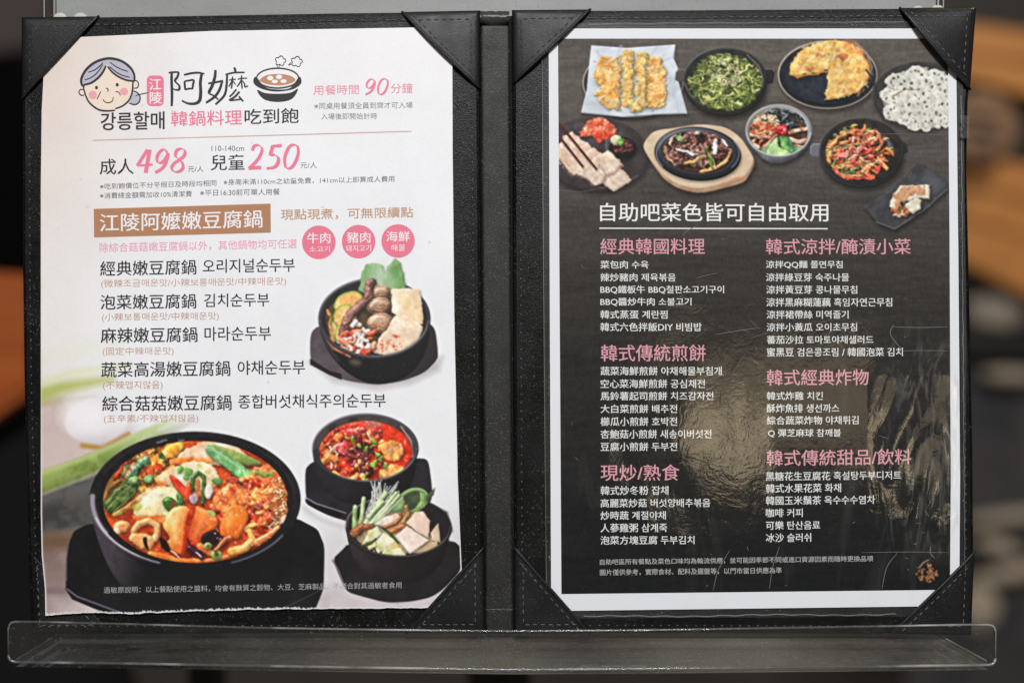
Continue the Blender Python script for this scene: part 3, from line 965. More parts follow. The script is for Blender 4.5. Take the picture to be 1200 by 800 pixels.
    put(sm=.25, poly=[(181, 560), (190, 568), (212, 573), (238, 576), (254, 570), (254, 576), (236, 582), (206, 580), (184, 568)], col=(222, 130, 66), col2=(236, 180, 110), mix=6, bev=2, lit=.4, op=.8, soft=2)
    put(sm=.25, poly=[(152, 603), (164, 588), (178, 573), (194, 568), (210, 574), (218, 588), (208, 612), (192, 604), (170, 609)], col=(246, 232, 190), col2=(238, 214, 150), mix=12, bev=4, lit=.35, sh=.55, wob=.6)
    put(sm=.25, poly=[(150, 603), (166, 607), (184, 602), (196, 606), (207, 612), (212, 600), (216, 606), (206, 622), (186, 612), (160, 613)], col=(232, 104, 40), col2=(246, 150, 70), mix=6, bev=3, lit=.5, wob=.6)
    for x, y, r in ((176, 585, 3), (170, 596, 2), (188, 580, 2.2), (160, 594, 6), (232, 547, 4), (228, 552, 3), (240, 552, 2)):
        put(ell=(x, y, r, r * .7, -.5), col=(206, 204, 100), col2=(158, 186, 80), mix=4, soft=2, lit=.3, op=.8)
    for x, y, rx, ry in ((176, 582, 14, 8), (220, 556, 18, 6), (250, 526, 20, 5)):
        put(ell=(x, y, rx, ry, -.35), col=(254, 246, 226), soft=9, lit=0, op=.75)
    for x, y, rx, ry in ((206, 604, 12, 5), (164, 608, 12, 3), (244, 572, 10, 4), (188, 566, 6, 3), (214, 540, 12, 3)):
        put(ell=(x, y, rx, ry, -.2), col=(222, 96, 34), soft=5, lit=0, op=.55, wob=.8)
    # long scallion leaves
    put(sm=.25, poly=[(246, 519), (262, 524), (286, 532), (304, 540), (307, 545), (292, 546), (270, 541), (252, 531)], col=(124, 150, 72), col2=(152, 160, 90), mix=8, bev=4, lit=.5, sh=.5, shd=(1, 3))
    put(sm=.25, poly=[(238, 527), (244, 520), (252, 524), (278, 541), (300, 555), (312, 562), (308, 566), (294, 564), (270, 553), (252, 540)], col=(96, 160, 92), col2=(140, 188, 126), mix=8, bev=4, lit=.6, sh=.6, shd=(1, 3), stripes=(2.1, 5, (70, 130, 70), .3))
    put(st=([(246, 524), (266, 538), (296, 558)], 2.2, 1.4), col=(176, 210, 166), soft=2, lit=0, op=.7)
    # red kimchi mass
    c.scatter(95, (292, 588, 40, 30), lambda x, y: c.curl(x, y, RNG.uniform(7, 18), RNG.uniform(5, 10),
              pick((226, 76, 34), (234, 104, 44), (214, 58, 28), (240, 132, 60), (196, 48, 24), (228, 90, 60)), bev=4.5, lit=.7, spec=.33, sh=.45, shb=2.5, nz=.45, ns=3.5))
    put(sm=.25, poly=[(292, 552), (316, 541), (326, 546), (330, 556), (318, 566), (304, 566)], col=(214, 92, 40), col2=(232, 130, 70), mix=6, bev=4, lit=.6, spec=.3, wob=1.2, sh=.4, nz=.4)
    put(sm=.25, poly=[(248, 580), (262, 568), (282, 566), (290, 578), (288, 596), (270, 600), (250, 598)], col=(232, 92, 40), col2=(244, 140, 70), mix=9, bev=5, lit=.65, spec=.35, wob=.9, ws=10, sh=.55, nz=.2, ns=5)
    put(ell=(274, 562, 9, 5, .1), col=(190, 86, 56), col2=(160, 60, 40), mix=4, bev=3, lit=.6, sh=.4, spec=.2)
    # bubbling broth on the right
    put(sm=.25, poly=[(316, 566), (330, 560), (340, 586), (336, 612), (326, 622), (318, 604)], col=(158, 84, 36), col2=(190, 110, 56), mix=5, soft=5, lit=.3)
    for i in range(75):
        t = RNG.uniform(-.42, .5)
        r = RNG.uniform(.86, .985)
        x, y = 229 + 109 * r * math.cos(t), 588 + 71 * r * math.sin(t)
        q = RNG.uniform(1, 2.6)
        put(ell=(x, y, q, q), col=pick((196, 116, 60), (170, 90, 44), (210, 140, 84)), bev=2, lit=.8, spec=.5, gl=8)
        if RNG.rand() < .6:
            put(ell=(x - q * .3, y - q * .3, q * .45, q * .45), col=(250, 240, 228), lit=0, soft=.8)
    put(ell=(331, 610, 4.5, 6, .5), col=(226, 206, 190), col2=(170, 120, 90), mix=3, soft=1.5, lit=.2, op=.9)
    c.ruffle((296, 590, 44, 44), 1.2, 8, .13, 1.08, .85)
    # chilli, scallion rings, garlic
    put(sm=.25, poly=[(196, 555), (204, 558), (213, 566), (219, 576), (218, 586), (210, 580), (202, 568)], col=(216, 44, 26), col2=(236, 84, 50), mix=6, bev=4, lit=.7, spec=.45, sh=.5)
    put(sm=.25, poly=[(214, 572), (222, 563), (226, 572), (222, 590), (214, 588)], col=(222, 74, 34), bev=4, lit=.7, spec=.3, sh=.4, wob=.5)
    for x, y, rx, ry in ((211, 550, 3.5, 5), (220, 553, 6, 5), (218, 560, 4, 3)):
        put(ell=(x, y, rx, ry, .2), col=(128, 180, 86), col2=(96, 150, 66), mix=4, bev=3, lit=.5, sh=.3)
    put(st=([(225, 573), (226, 560), (232, 554), (238, 558), (239, 572), (237, 590)], 5, 5), col=(80, 112, 54), col2=(52, 80, 34), mix=5, bev=2.5, lit=.8, spec=.3, sh=.4)
    put(ell=(231, 569, 3.4, 8, .1), col=(186, 116, 60), bev=2, lit=.4)
    put(sm=.25, poly=[(188, 588), (194, 582), (202, 583), (210, 592), (207, 600), (196, 600)], col=(84, 140, 54), col2=(54, 100, 36), mix=6, bev=5, lit=.8, spec=.35, sh=.6)
    put(sm=.25, poly=[(205, 580), (209, 575), (215, 586), (215, 593), (209, 592)], col=(110, 156, 90), col2=(60, 100, 48), mix=4, bev=3, lit=.8, spec=.3, sh=.5)
    put(ell=(202, 592, 3.5, 4.5), col=(126, 70, 30), bev=2, lit=.4)
    put(sm=.25, poly=[(220, 582), (228, 577), (233, 582), (230, 591), (223, 591)], col=(206, 184, 190), col2=(160, 130, 136), mix=3, bev=2.5, lit=.6, sh=.4)
    put(ell=(244, 576, 4.5, 9, .15), col=(240, 226, 214), bev=3, lit=.4, sh=.4)
    put(sm=.25, poly=[(247, 561), (256, 559), (262, 564), (258, 569), (249, 567)], col=(110, 150, 84), bev=3, lit=.5, sh=.3)
    put(st=([(300, 553), (310, 556), (318, 554)], 5, 6), col=(160, 170, 80), col2=(120, 140, 60), mix=4, bev=3, lit=.6, sh=.3)
    put(sm=.25, poly=[(322, 544), (330, 541), (336, 548), (332, 556), (325, 552)], col=(110, 98, 60), col2=(70, 66, 44), mix=3, bev=3, lit=.6, nz=.5, wob=1)
    # dark hollows, then the big folded slices in front
    put(ell=(230, 634, 38, 20), col=(120, 34, 16), col2=(80, 20, 12), mix=6, soft=8, lit=.2)
    put(sm=.25, poly=[(189, 618), (194, 602), (206, 593), (220, 592), (222, 606), (216, 626), (214, 652), (204, 648), (192, 636), (200, 630)], col=(250, 206, 136), col2=(246, 178, 96), mix=12, bev=5, lit=.5, spec=.15, sh=.6, wob=.4, nz=.08, ns=5, grad=(194, 610, 218, 626, (236, 112, 42)))
    put(sm=.25, poly=[(216, 596), (232, 592), (250, 602), (256, 614), (242, 628), (232, 642), (222, 636), (214, 618)], col=(244, 146, 68), col2=(238, 118, 48), mix=7, bev=5, lit=.55, spec=.25, sh=.5, wob=.4, nz=.12, ns=3.2, grad=(244, 598, 226, 642, (206, 62, 24)), spk=((250, 180, 110), 1.9, 3))
    put(sm=.25, poly=[(222, 593), (231, 593), (224, 610), (219, 632), (216, 652), (211, 652), (215, 628), (217, 606)], col=(196, 58, 22), col2=(170, 42, 16), mix=6, bev=2, lit=.4, soft=2.5)
    put(st=([(208, 598), (203, 614), (205, 634)], 7, 5), col=(252, 214, 140), soft=6, lit=0, op=.6)
    put(st=([(238, 600), (234, 616), (228, 630)], 6, 4), col=(248, 160, 92), soft=5, lit=0, op=.5)
    put(st=([(192, 640), (204, 648), (212, 655)], 1.6, 1.2), col=(250, 226, 214), lit=0)
    put(sm=.25, poly=[(255, 628), (260, 604), (268, 592), (280, 590), (292, 600), (290, 612), (282, 628), (276, 632)], col=(250, 160, 60), col2=(244, 130, 46), mix=9, bev=4, lit=.5, spec=.2, sh=.6, wob=.3, nz=.06, grad=(262, 594, 288, 630, (232, 96, 34)))
    put(ell=(268, 608, 4, 9, .2), col=(252, 206, 110), soft=6, lit=0, op=.6)
    put(ell=(246, 630, 11, 8, -.4), col=(30, 20, 22), bev=4, lit=.5, sh=.4, spec=.1)
    put(sm=.25, poly=[(240, 598), (248, 597), (253, 602), (250, 606), (243, 602)], col=(180, 184, 100), bev=2, lit=.4)
    # mushrooms at the lower left
    put(sm=.25, poly=[(186, 628), (194, 632), (200, 645), (196, 648), (188, 642)], col=(24, 14, 14), soft=2, lit=0)
    put(ell=(142, 617, 10, 7, -.2), col=(238, 172, 116), col2=(226, 138, 76), mix=5, bev=5, lit=.7, spec=.3, sh=.5)
    put(ell=(136, 622, 4, 4), col=(244, 204, 166), bev=3, lit=.5)
    put(st=([(156, 622), (162, 614), (174, 610), (184, 616), (184, 626), (180, 632)], 8, 8), col=(240, 146, 80), col2=(246, 186, 130), mix=5, bev=4, lit=.7, spec=.3, sh=.5)
    put(sm=.25, poly=[(146, 632), (156, 624), (170, 624), (180, 632), (176, 646), (164, 642)], col=(242, 190, 124), col2=(236, 148, 82), mix=7, bev=5, lit=.6, spec=.2, sh=.5, wob=.7)
    put(sm=.25, poly=[(166, 630), (172, 628), (172, 638), (175, 646), (169, 642)], col=(36, 18, 16), soft=1.5, lit=0)
    put(st=([(176, 650), (190, 652), (206, 657), (240, 658), (276, 650)], 8, 5), col=(226, 104, 36), col2=(240, 140, 60), mix=7, bev=3, lit=.5, spec=.3)
    put(st=([(222, 642), (230, 647), (236, 654)], 7, 5), col=(62, 26, 40), bev=3, lit=.7, spec=.5, sh=.4)
    put(st=([(229, 647), (235, 652)], 1.4, 1.4), col=(236, 220, 230), lit=0)
    put(st=([(234, 640), (246, 648)], 9, 8), col=(226, 96, 44), col2=(240, 140, 80), mix=4, bev=4, lit=.6, spec=.35, sh=.4)
    for x, y, r in ((243, 640, 5), (253, 650, 6.5)):
        put(ell=(x, y, r, r * .85), col=(156, 176, 96), col2=(124, 146, 70), mix=4, bev=3, lit=.7, spec=.3, sh=.5)
        put(ell=(x + .5, y, r * .4, r * .4), col=(96, 90, 50), soft=1.5, lit=0)
    put(st=([(252, 645), (264, 632), (270, 630)], 5, 6), col=(206, 80, 40), col2=(150, 96, 50), mix=4, bev=3, lit=.6, spec=.4, sh=.4)
    put(st=([(272, 646), (286, 642), (296, 632), (292, 622)], 11, 7), col=(246, 140, 54), col2=(250, 184, 96), mix=8, bev=5, lit=.6, spec=.3, sh=.6, wob=.3)
    put(st=([(300, 636), (316, 626), (326, 618)], 8, 5), col=(224, 108, 44), col2=(240, 160, 100), mix=4, bev=3, lit=.6, spec=.4)
    for i in range(40):
        x, y = RNG.uniform(250, 322), RNG.uniform(570, 640)
        put(ell=(x, y, RNG.uniform(.6, 1.7), RNG.uniform(.5, 1.2), RNG.uniform(0, 3)), col=(252, 214, 180), lit=0, soft=1, op=.75)
    c.clip_ell()
    c.ruffle((229, 588, 108, 70.5), .22, 9, .05, 1.06, .35)
    P = [(228 + 117 * math.cos(t), 586 + 75.6 * math.sin(t)) for t in np.linspace(.15, 2.6, 30)]
    put(st=(P, 3.5, 3.5), col=(22, 20, 22), bev=2, lit=.6, soft=1.2)
    c.cur = 0


def paint_right():
    c = Canvas(648, 40, 1122, 702, (100, 96, 92))
    put = c.put
    X, Y = np.meshgrid(c.x0 + (np.arange(c.W) + .5) / 2, c.y0 + (np.arange(c.H) + .5) / 2)
    # woven grey-brown table cloth, darker downwards: print fade plus film reflection painted in
    t = smooth(60, 470, Y)
    base = C3((94, 88, 83))[None, None] * (1 - t)[..., None] + C3((44, 42, 40))[None, None] * t[..., None]
    t2 = smooth(420, 690, Y)
    base = base * (1 - t2)[..., None] + C3((27, 28, 29))[None, None] * t2[..., None]
    wv = .035 * noise(X * .25, Y * 2.2, 6) + .03 * noise(X, Y * .6, 2.2) + .03 * noise(X * .15, Y, 14)
    c.a = np.clip(base * (1 + 1.0 * wv[..., None]), 0, 1)
    # --- fritters on paper -------------------------------------------------
    c.cur = 1
    put(ell=(742, 97, 59, 40.5), col=(60, 58, 56), bev=2, lit=.4, rim=(198, 194, 184), rimw=1, sh=.5, shd=(2, 4), shb=5)
    put(poly=[(693, 53), (735, 56), (792, 52), (790, 68), (795, 80), (793, 86), (798, 104), (806, 133), (770, 134), (730, 137), (681, 132), (688, 104), (690, 80)], col=(219, 225, 231), col2=(204, 212, 220), mix=22, bev=2, lit=.3, nz=.9, ns=16, sh=.4, shd=(1, 3))
    for a, b in (((700, 60), (712, 84)), ((728, 54), (722, 70)), ((770, 56), (762, 66)), ((790, 110), (796, 130)), ((694, 120), (710, 130)), ((780, 70), (790, 66))):
        put(st=([a, b], 3, 1), col=(188, 196, 206), soft=3, lit=0, op=.6)
    put(ell=(744, 101, 49, 33), col=(176, 182, 190), soft=5, lit=0, op=.35)
    gold = dict(col=(236, 200, 136), col2=(222, 160, 84), mix=6, bev=3, lit=.55, nz=.55, ns=4.5, sh=.35, shb=2, wob=1.1, ws=7)
    for P in ([(706, 66), (728, 66), (728, 86), (716, 90), (697, 88), (700, 76)], [(697, 84), (726, 82), (728, 102), (708, 106), (696, 92)],
              [(696, 108), (712, 100), (726, 102), (726, 116), (702, 116)], [(700, 112), (726, 112), (726, 128), (712, 128), (702, 120)],
              [(758, 66), (776, 67), (780, 84), (780, 92), (758, 92)], [(758, 88), (780, 86), (782, 106), (758, 108)], [(757, 104), (781, 104), (779, 126), (770, 128), (756, 127)]):
        put(poly=P, **gold)
    for k, xx in enumerate((736, 752)):
        for i in range(9):
            y = 64 + i * 7 + k * 1.5
            put(ell=(xx - .2 * i * (1 - k) + RNG.uniform(-1, 1), y, 6.8, 6, 0), **{**gold, 'col': (232, 202, 140), 'col2': (218, 168, 96), 'rim': (184, 172, 104), 'rimw': .7, 'mix': 4})
    put(ell=(744.5, 125, 7.5, 7), **{**gold, 'col': (224, 214, 150), 'rim': (180, 176, 110)})
    put(poly=[(705, 118), (726, 114), (726, 127), (712, 128)], col=(206, 200, 168), col2=(220, 190, 130), mix=4, bev=2, lit=.4, op=.6)
    for i in range(90):
        x, y = RNG.uniform(697, 781), RNG.uniform(68, 126)
        put(ell=(x, y, RNG.uniform(.8, 2.6), RNG.uniform(.6, 1.6), RNG.uniform(0, 3)), col=pick((208, 132, 66), (246, 222, 166), (214, 150, 80), (190, 120, 60)), lit=0, soft=1.6, op=.5)
    for x, ys in ((728.5, (70, 126)), (744, (66, 118)), (757.5, (68, 124))):
        put(st=([(x, ys[0]), (x - 1, (ys[0] + ys[1]) / 2), (x - 1.5, ys[1])], 1.4, 1.2), col=(112, 96, 60), lit=0, soft=1.4, op=.6, wob=.6)
    c.ruffle((739, 97, 44, 32), .6, 6, .05, 1.03, .3)
    # --- seaweed stems ------------------------------------------------------
    c.cur = 2
    put(poly=[(792, 84), (798, 80), (804, 82), (804, 95), (796, 96), (791, 93)], col=(88, 80, 80), bev=2, lit=.6, rim=(130, 120, 118), rimw=.7)
    put(poly=[(896, 82), (905, 82), (908, 86), (906, 97), (898, 98)], col=(46, 46, 46), bev=2, lit=.5, rim=(30, 30, 30), rimw=1)
    put(ell=(850, 96.5, 49, 40), col=(46, 44, 42), bev=4, lit=.5, sh=.55, shd=(2, 5), shb=5)
    put(ell=(850, 92.5, 49, 37.5), col=(42, 44, 45), col2=(54, 54, 53), mix=10, bev=2.5, lit=.8, rim=(82, 80, 78), rimw=.7, spec=.2)
    put(st=([(876, 64), (890, 78), (895, 94), (889, 108)], 1.2, 1.2), col=(150, 146, 140), lit=0, soft=1.4, op=.8)
    put(st=([(803, 98), (810, 112), (822, 122)], 1.4, 1.2), col=(130, 124, 118), lit=0, soft=1.4, op=.7)
    c.clip_ell(850, 96, 44, 34)
    put(ell=(851, 97, 42, 33), col=(66, 74, 40), col2=(96, 106, 54), mix=6, bev=8, lit=.5, wob=1.5, sh=.4)
    c.scatter(430, (851, 96, 41, 32), lambda x, y: c.curl(x, y, RNG.uniform(6, 15), RNG.uniform(1.5, 2.6),
              pick((150, 160, 84), (176, 180, 108), (128, 140, 70), (196, 198, 128), (108, 122, 62), (84, 98, 56), (58, 70, 44)), bev=1.4, lit=.5, sh=.35, shb=1.2, shd=(.4, .8)))
    c.scatter(70, (852, 84, 20, 16), lambda x, y: c.curl(x, y, RNG.uniform(4, 8), 1.6, pick((206, 206, 150), (190, 190, 150), (140, 130, 110)), bev=1.2, lit=.4, sh=.25, shb=1))
    c.clip_ell()
    c.ruffle((851, 96, 42, 33), 1., 6, .10, 1.1, .4, (226, 230, 190))
    # --- pancake ------------------------------------------------------------
    c.cur = 3
    put(ell=(970.5, 87.5, 58.5, 40), col=(34, 36, 40), bev=2, lit=.4, rim=(198, 186, 166), rimw=1.4, sh=.5, shd=(2, 4), shb=5)
    put(ell=(971, 86, 55.5, 37), col=(40, 42, 46), col2=(32, 34, 38), mix=8, bev=3, lit=.6, grad=(930, 60, 1000, 120, (50, 55, 64)))
    put(ell=(969, 86, 49, 32), col=(48, 53, 62), col2=(40, 45, 53), mix=5, bev=1, lit=.2, soft=2)
    put(st=([(1003, 50), (1016, 62), (1022, 78), (1020, 92)], 3, 2), col=(136, 150, 166), soft=2, lit=0, op=.9)
    put(st=([(921, 64), (930, 56), (942, 50)], 2, 1), col=(96, 104, 112), soft=2, lit=0, op=.8)
    pc = dict(col=(236, 206, 136), col2=(228, 180, 98), mix=7, bev=3, lit=.45, nz=.45, ns=4, wob=.7, ws=5, sh=.6, shd=(1, 3), shb=3)
    put(poly=[(926, 86), (928, 74), (936, 63), (948, 54), (960, 49), (974, 46.5), (990, 47), (1003, 53), (1013, 63), (1019, 76), (1020, 88), (1016, 99), (1006, 108), (990, 115), (976, 117), (967, 116), (969, 100), (972, 82), (954, 86), (936, 90)], **pc)
    put(st=([(926, 87), (936, 90.5), (954, 87), (971, 83)], 2, 2), col=(196, 134, 60), lit=.2, soft=1.2)
    put(st=([(979, 48), (976, 62), (972, 80)], 1, .8), col=(150, 100, 50), lit=0, op=.5)
    put(st=([(994, 48), (1008, 57), (1017, 72), (1020, 86)], 8, 5), col=(214, 120, 62), soft=6, lit=.2, op=.55, wob=1)
    for i in range(170):
        x, y = RNG.uniform(928, 1018), RNG.uniform(48, 114)
        if c.own[int((y - c.y0) * 2), int((x - c.x0) * 2)] != 3 or (x < 972 and y > 85) or (x < 930):
            continue
        put(ell=(x, y, RNG.uniform(.8, 3), RNG.uniform(.6, 1.8), RNG.uniform(0, 3)), col=pick((216, 128, 66), (244, 226, 170), (222, 150, 80), (246, 230, 180), (206, 110, 64)), lit=0, soft=1.8, op=.6)
    for x, y in ((962, 65), (986, 68), (948, 79), (990, 66)):
        put(ell=(x, y, 5, 3, .2), col=(168, 90, 62), col2=(200, 130, 80), mix=3, soft=2.5, lit=.3, wob=1, op=.8)
    c.ruffle((972, 82, 46, 34), .5, 5, .04, 1.02, .2)
    # --- lotus root -----------------------------------------------------------
    c.cur = 4
    put(ell=(1080, 112, 58, 41), col=(58, 57, 56), col2=(70, 68, 66), mix=12, bev=3, lit=.5, rim=(92, 90, 88), rimw=.7, sh=.35, shd=(1, 3), shb=4)
    put(ell=(1082, 113, 52, 35), col=(46, 46, 46), col2=(64, 63, 62), mix=12, soft=6, lit=.2)
    put(st=([(1016, 82), (1023, 92), (1028, 104), (1027, 124), (1036, 140)], 2, 1.6), col=(52, 52, 52), lit=.2, soft=1.5)
    put(poly=[(1033, 112), (1046, 90), (1062, 84), (1088, 78), (1092, 84), (1106, 82), (1116, 92), (1116, 142), (1104, 146), (1086, 151), (1066, 150), (1050, 142), (1040, 132)], col=(196, 194, 184), col2=(160, 158, 150), mix=5, bev=4, lit=.5, wob=1)

    def lotus(x, y, r, sq=.85, a=0.):
        put(ell=(x, y, r, r * sq, a), col=(226, 225, 216), col2=(208, 206, 194), mix=5, bev=1.5, lit=.35, sh=.36, shb=1.4, shd=(.6, 1.), wob=.8)
        n = 7
        for i in range(n):
            q = a + i * 2 * math.pi / n + RNG.uniform(-.2, .2)
            rr = r * RNG.uniform(.42, .68)
            put(ell=(x + rr * math.cos(q), y + rr * sq * math.sin(q), r * RNG.uniform(.08, .19), r * RNG.uniform(.08, .16), q), col=pick((84, 80, 70), (120, 116, 104), (160, 156, 142), (178, 174, 162)), lit=0, soft=1.)
    for x, y, r in ((1052, 96, 13), (1074, 88, 13), (1096, 92, 13), (1108, 98, 12), (1064, 100, 13), (1086, 102, 14), (1104, 112, 13), (1042, 112, 10), (1054, 118, 13), (1070, 118, 15), (1092, 120, 13), (1108, 126, 12), (1048, 132, 12), (1062, 136, 14), (1080, 138, 14), (1098, 138, 13), (1108, 142, 9), (1086, 147, 8), (1072, 146, 9)):
        lotus(x, y, r, RNG.uniform(.72, .95), RNG.uniform(0, 1))
    put(st=([(1048, 112), (1060, 105), (1074, 105)], 1.6, 1), col=(120, 96, 70), lit=0, soft=1.4, op=.8)
    c.ruffle((1077, 116, 42, 36), .35, 6, .03, 1.0)
    # --- sliced pork ----------------------------------------------------------
    c.cur = 5
    put(ell=(698, 180, 63, 43.5, .06), col=(70, 62, 64), col2=(60, 53, 55), mix=12, bev=3, lit=.5, sh=.5, shd=(1, 4), shb=5, rim=(84, 76, 78), rimw=.6)
    put(ell=(694, 173, 52, 31, .06), col=(92, 86, 90), col2=(70, 63, 66), mix=18, soft=7, lit=.15)
    put(ell=(700, 192, 58, 26, .06), col=(58, 51, 53), col2=(72, 65, 67), mix=16, soft=10, lit=.15)
    put(st=([(652, 222), (680, 225), (720, 217), (748, 206)], 1, 1), col=(120, 114, 114), soft=1.5, lit=0, op=.7)
    put(poly=[(682, 150), (690, 141), (702, 137), (712, 141), (722, 150), (724, 156), (714, 162), (704, 168), (694, 160), (680, 160), (678, 155)], col=(222, 92, 64), col2=(236, 138, 104), mix=5, bev=4, lit=.6, nz=.8, ns=4, sh=.5, wob=.8, spec=.15, spk=((244, 190, 160), 1.4, 3))
    put(poly=[(692, 158), (706, 154), (722, 156), (712, 163), (703, 168)], col=(206, 60, 40), col2=(230, 110, 80), mix=4, bev=3, lit=.5, nz=.5)
    put(ell=(730, 173, 17, 13.5), col=(36, 33, 34), bev=3, lit=.6, rim=(70, 66, 66), rimw=.8, sh=.4)
    put(ell=(731, 172, 13, 9), col=(52, 28, 26), col2=(94, 50, 46), mix=4, bev=3, lit=.6, spec=.35, nz=.6, ns=3)
    put(poly=[(708, 166), (714, 160), (712, 174), (720, 180), (712, 180)], col=(150, 152, 156), soft=3, lit=0, op=.5)
    put(ell=(722, 164, 7, 6.5), col=(224, 212, 174), bev=4, lit=.5)
    put(ell=(727, 167, 5, 4.5), col=(128, 178, 92), col2=(90, 140, 60), mix=3, bev=2.5, lit=.6, nz=.5, ns=2.5, wob=.8)
    put(ell=(735, 170, 5, 3.5), col=(128, 74, 74), col2=(80, 40, 40), mix=2.5, bev=2, lit=.6, spec=.5, wob=1)
    # pork: leaning slices from the left edge to the lower right
    for i in range(7):
        x, y = 664 + i * 8.6, 156 + i * 6.2
        P = [(x - 8, y + 22), (x - 4, y + 4), (x + 6, y - 2), (x + 15, y + 6), (x + 21 + i * .8, y + 18), (x + 4, y + 32)]
        put(poly=P, col=(232, 216, 200), col2=(222, 194, 172), mix=6, bev=3, lit=.4, sh=.35, shb=2, shd=(-.6, .8), wob=.5, stripes=(2.2, 9, (206, 166, 142), .38))
    put(poly=[(653, 170), (668, 158), (690, 186), (704, 208), (690, 212), (668, 202), (653, 190)], col=(232, 216, 198), col2=(220, 190, 166), mix=7, bev=3, lit=.35, wob=.5, stripes=(.75, 12, (208, 170, 146), .4))
    for a, b in (((660, 176), (680, 190)), ((666, 168), (690, 190)), ((656, 186), (676, 200))):
        put(st=([a, b], 1, 1), col=(184, 146, 124), soft=1.4, lit=0, op=.6)
    put(poly=[(678, 204), (690, 192), (702, 197), (711, 203), (708, 214), (698, 219), (690, 213)], col=(234, 220, 202), col2=(214, 186, 164), mix=5, bev=3, lit=.45, sh=.45, wob=.5)
    put(poly=[(700, 184), (714, 176), (730, 192), (722, 201), (712, 205), (704, 196)], col=(232, 216, 198), col2=(218, 192, 170), mix=6, bev=3, lit=.4, sh=.35, wob=.4)
    put(st=([(655, 189), (668, 204), (682, 208), (696, 218)], 3, 2.5), col=(96, 74, 66), col2=(140, 112, 100), mix=3, lit=.3, soft=1.6, wob=.8)
    put(st=([(712, 206), (722, 202), (730, 194)], 2.2, 1.6), col=(180, 140, 122), lit=.2, soft=1.4)
    c.ruffle((690, 182, 44, 40), .5, 7, .035, 1.02, .15)
    for a, b in (((654, 158), (683, 195)), ((655, 144), (699, 198))):
        put(st=([a, b], 3, 2.6), col=(104, 52, 44), col2=(80, 38, 32), mix=8, bev=1.5, lit=.6, spec=.3, sh=.35, shd=(1, 2), shb=1.5)
    # --- hot-plate beef on a wooden board -------------------------------------
    c.cur = 6
    board = [(753, 170), (763, 156), (772, 152), (790, 150), (820, 145), (850, 148), (868, 160), (880, 178), (885, 188), (874, 209), (864, 213), (850, 217), (820, 224), (796, 219), (778, 208), (766, 192), (758, 180)]
    put(sm=.22, poly=[(x + 1, y + 3) for x, y in board], col=(176, 140, 110), col2=(196, 162, 130), mix=12, bev=2, lit=.4, sh=.5, shd=(2, 4), shb=5, stripes=(1.4, 14, (150, 110, 84), .3))
    put(sm=.22, poly=[(x, y - 2 if y > 195 else y) for x, y in board], col=(226, 206, 178), col2=(214, 190, 160), mix=16, bev=1.5, lit=.3, stripes=(1.5, 9, (202, 174, 142), .25))
    put(poly=[(846, 214), (864, 207), (874, 206), (872, 211), (858, 215), (848, 219)], col=(190, 136, 104), lit=.2, soft=2, op=.7)
    put(ell=(818, 180, 51, 31.5, .09), col=(40, 41, 45), bev=4, lit=.9, spec=.3, sh=.45, shd=(1, 2), shb=3)
    put(ell=(818, 178.5, 46.5, 27.5, .09), col=(56, 58, 63), bev=2.5, lit=.9, spec=.35, rim=(92, 94, 100), rimw=.6)
    for t0, t1, cl in ((2.6, 3.6, (172, 176, 186)), (-.5, .6, (150, 156, 170))):
        P = [(818 + 48.5 * math.cos(t), 179.5 + 29 * math.sin(t)) for t in np.linspace(t0, t1, 10)]
        put(st=(P, 1.2, 1), col=cl, soft=1.4, lit=0, op=.85)
    c.clip_ell(818, 178, 41, 24.5, .09)
    put(ell=(818, 178, 41, 24.5, .09), col=(84, 56, 46), col2=(54, 36, 30), mix=6, bev=3, lit=.4, nz=.4, ns=4)
    c.scatter(170, (816, 174, 39, 23), lambda x, y: c.curl(x, y, RNG.uniform(5, 13), RNG.uniform(2.5, 5),
              pick((122, 84, 74), (98, 64, 54), (146, 106, 94), (164, 124, 108), (80, 50, 42), (132, 92, 84)), bev=2.5, lit=.75, spec=.25, sh=.5, shb=1.6, shd=(.5, 1)))
    put(st=([(780, 172), (784, 186), (792, 194)], 4, 3), col=(206, 164, 132), col2=(170, 120, 92), mix=4, bev=2, lit=.6, sh=.3)
    put(st=([(822, 201), (840, 196), (852, 188), (857, 178)], 4, 3), col=(206, 158, 108), bev=2, lit=.5, sh=.3)
    put(ell=(797, 162, 5, 3.5, .4), col=(134, 162, 104), bev=2, lit=.5, sh=.3)
    for P, w, cl in (([(793, 175), (806, 178), (819, 182)], 2.6, (230, 230, 226)), ([(839, 165), (838, 173), (837, 180)], 4.5, (226, 226, 222)), ([(804, 192), (816, 188), (826, 183)], 4.2, (214, 176, 116)),
                     ([(818, 155), (821, 149)], 5, (226, 220, 206)), ([(824, 153), (831, 151)], 4, (206, 208, 190)), ([(786, 168), (788, 160), (792, 158)], 3, (220, 200, 186)), ([(848, 164), (852, 170)], 3, (210, 206, 200))):
        put(st=(P, w, w * .9), col=cl, bev=w * .5, lit=.5, sh=.45, shb=1.5)
    put(st=([(829, 173), (832, 184), (835, 196)], 3.4, 2.6), col=(134, 178, 74), col2=(100, 146, 54), mix=4, bev=1.6, lit=.5, sh=.4, shb=1.5)
    put(st=([(831, 178), (838, 194)], 1.6, 1.2), col=(184, 210, 130), lit=.2)
    c.clip_ell()
    c.ruffle((818, 178, 40, 24), .6, 6, .12, 1.08, .5)
    # --- mixed rice bowl ---------------------------------------------------------
    c.cur = 7
    put(poly=[(875, 158), (882, 174), (894, 186), (904, 191), (918, 191), (934, 184), (946, 172), (951, 156)], col=(134, 138, 142), col2=(112, 116, 120), mix=8, bev=8, lit=.6, sh=.5, shd=(2, 4), shb=4)
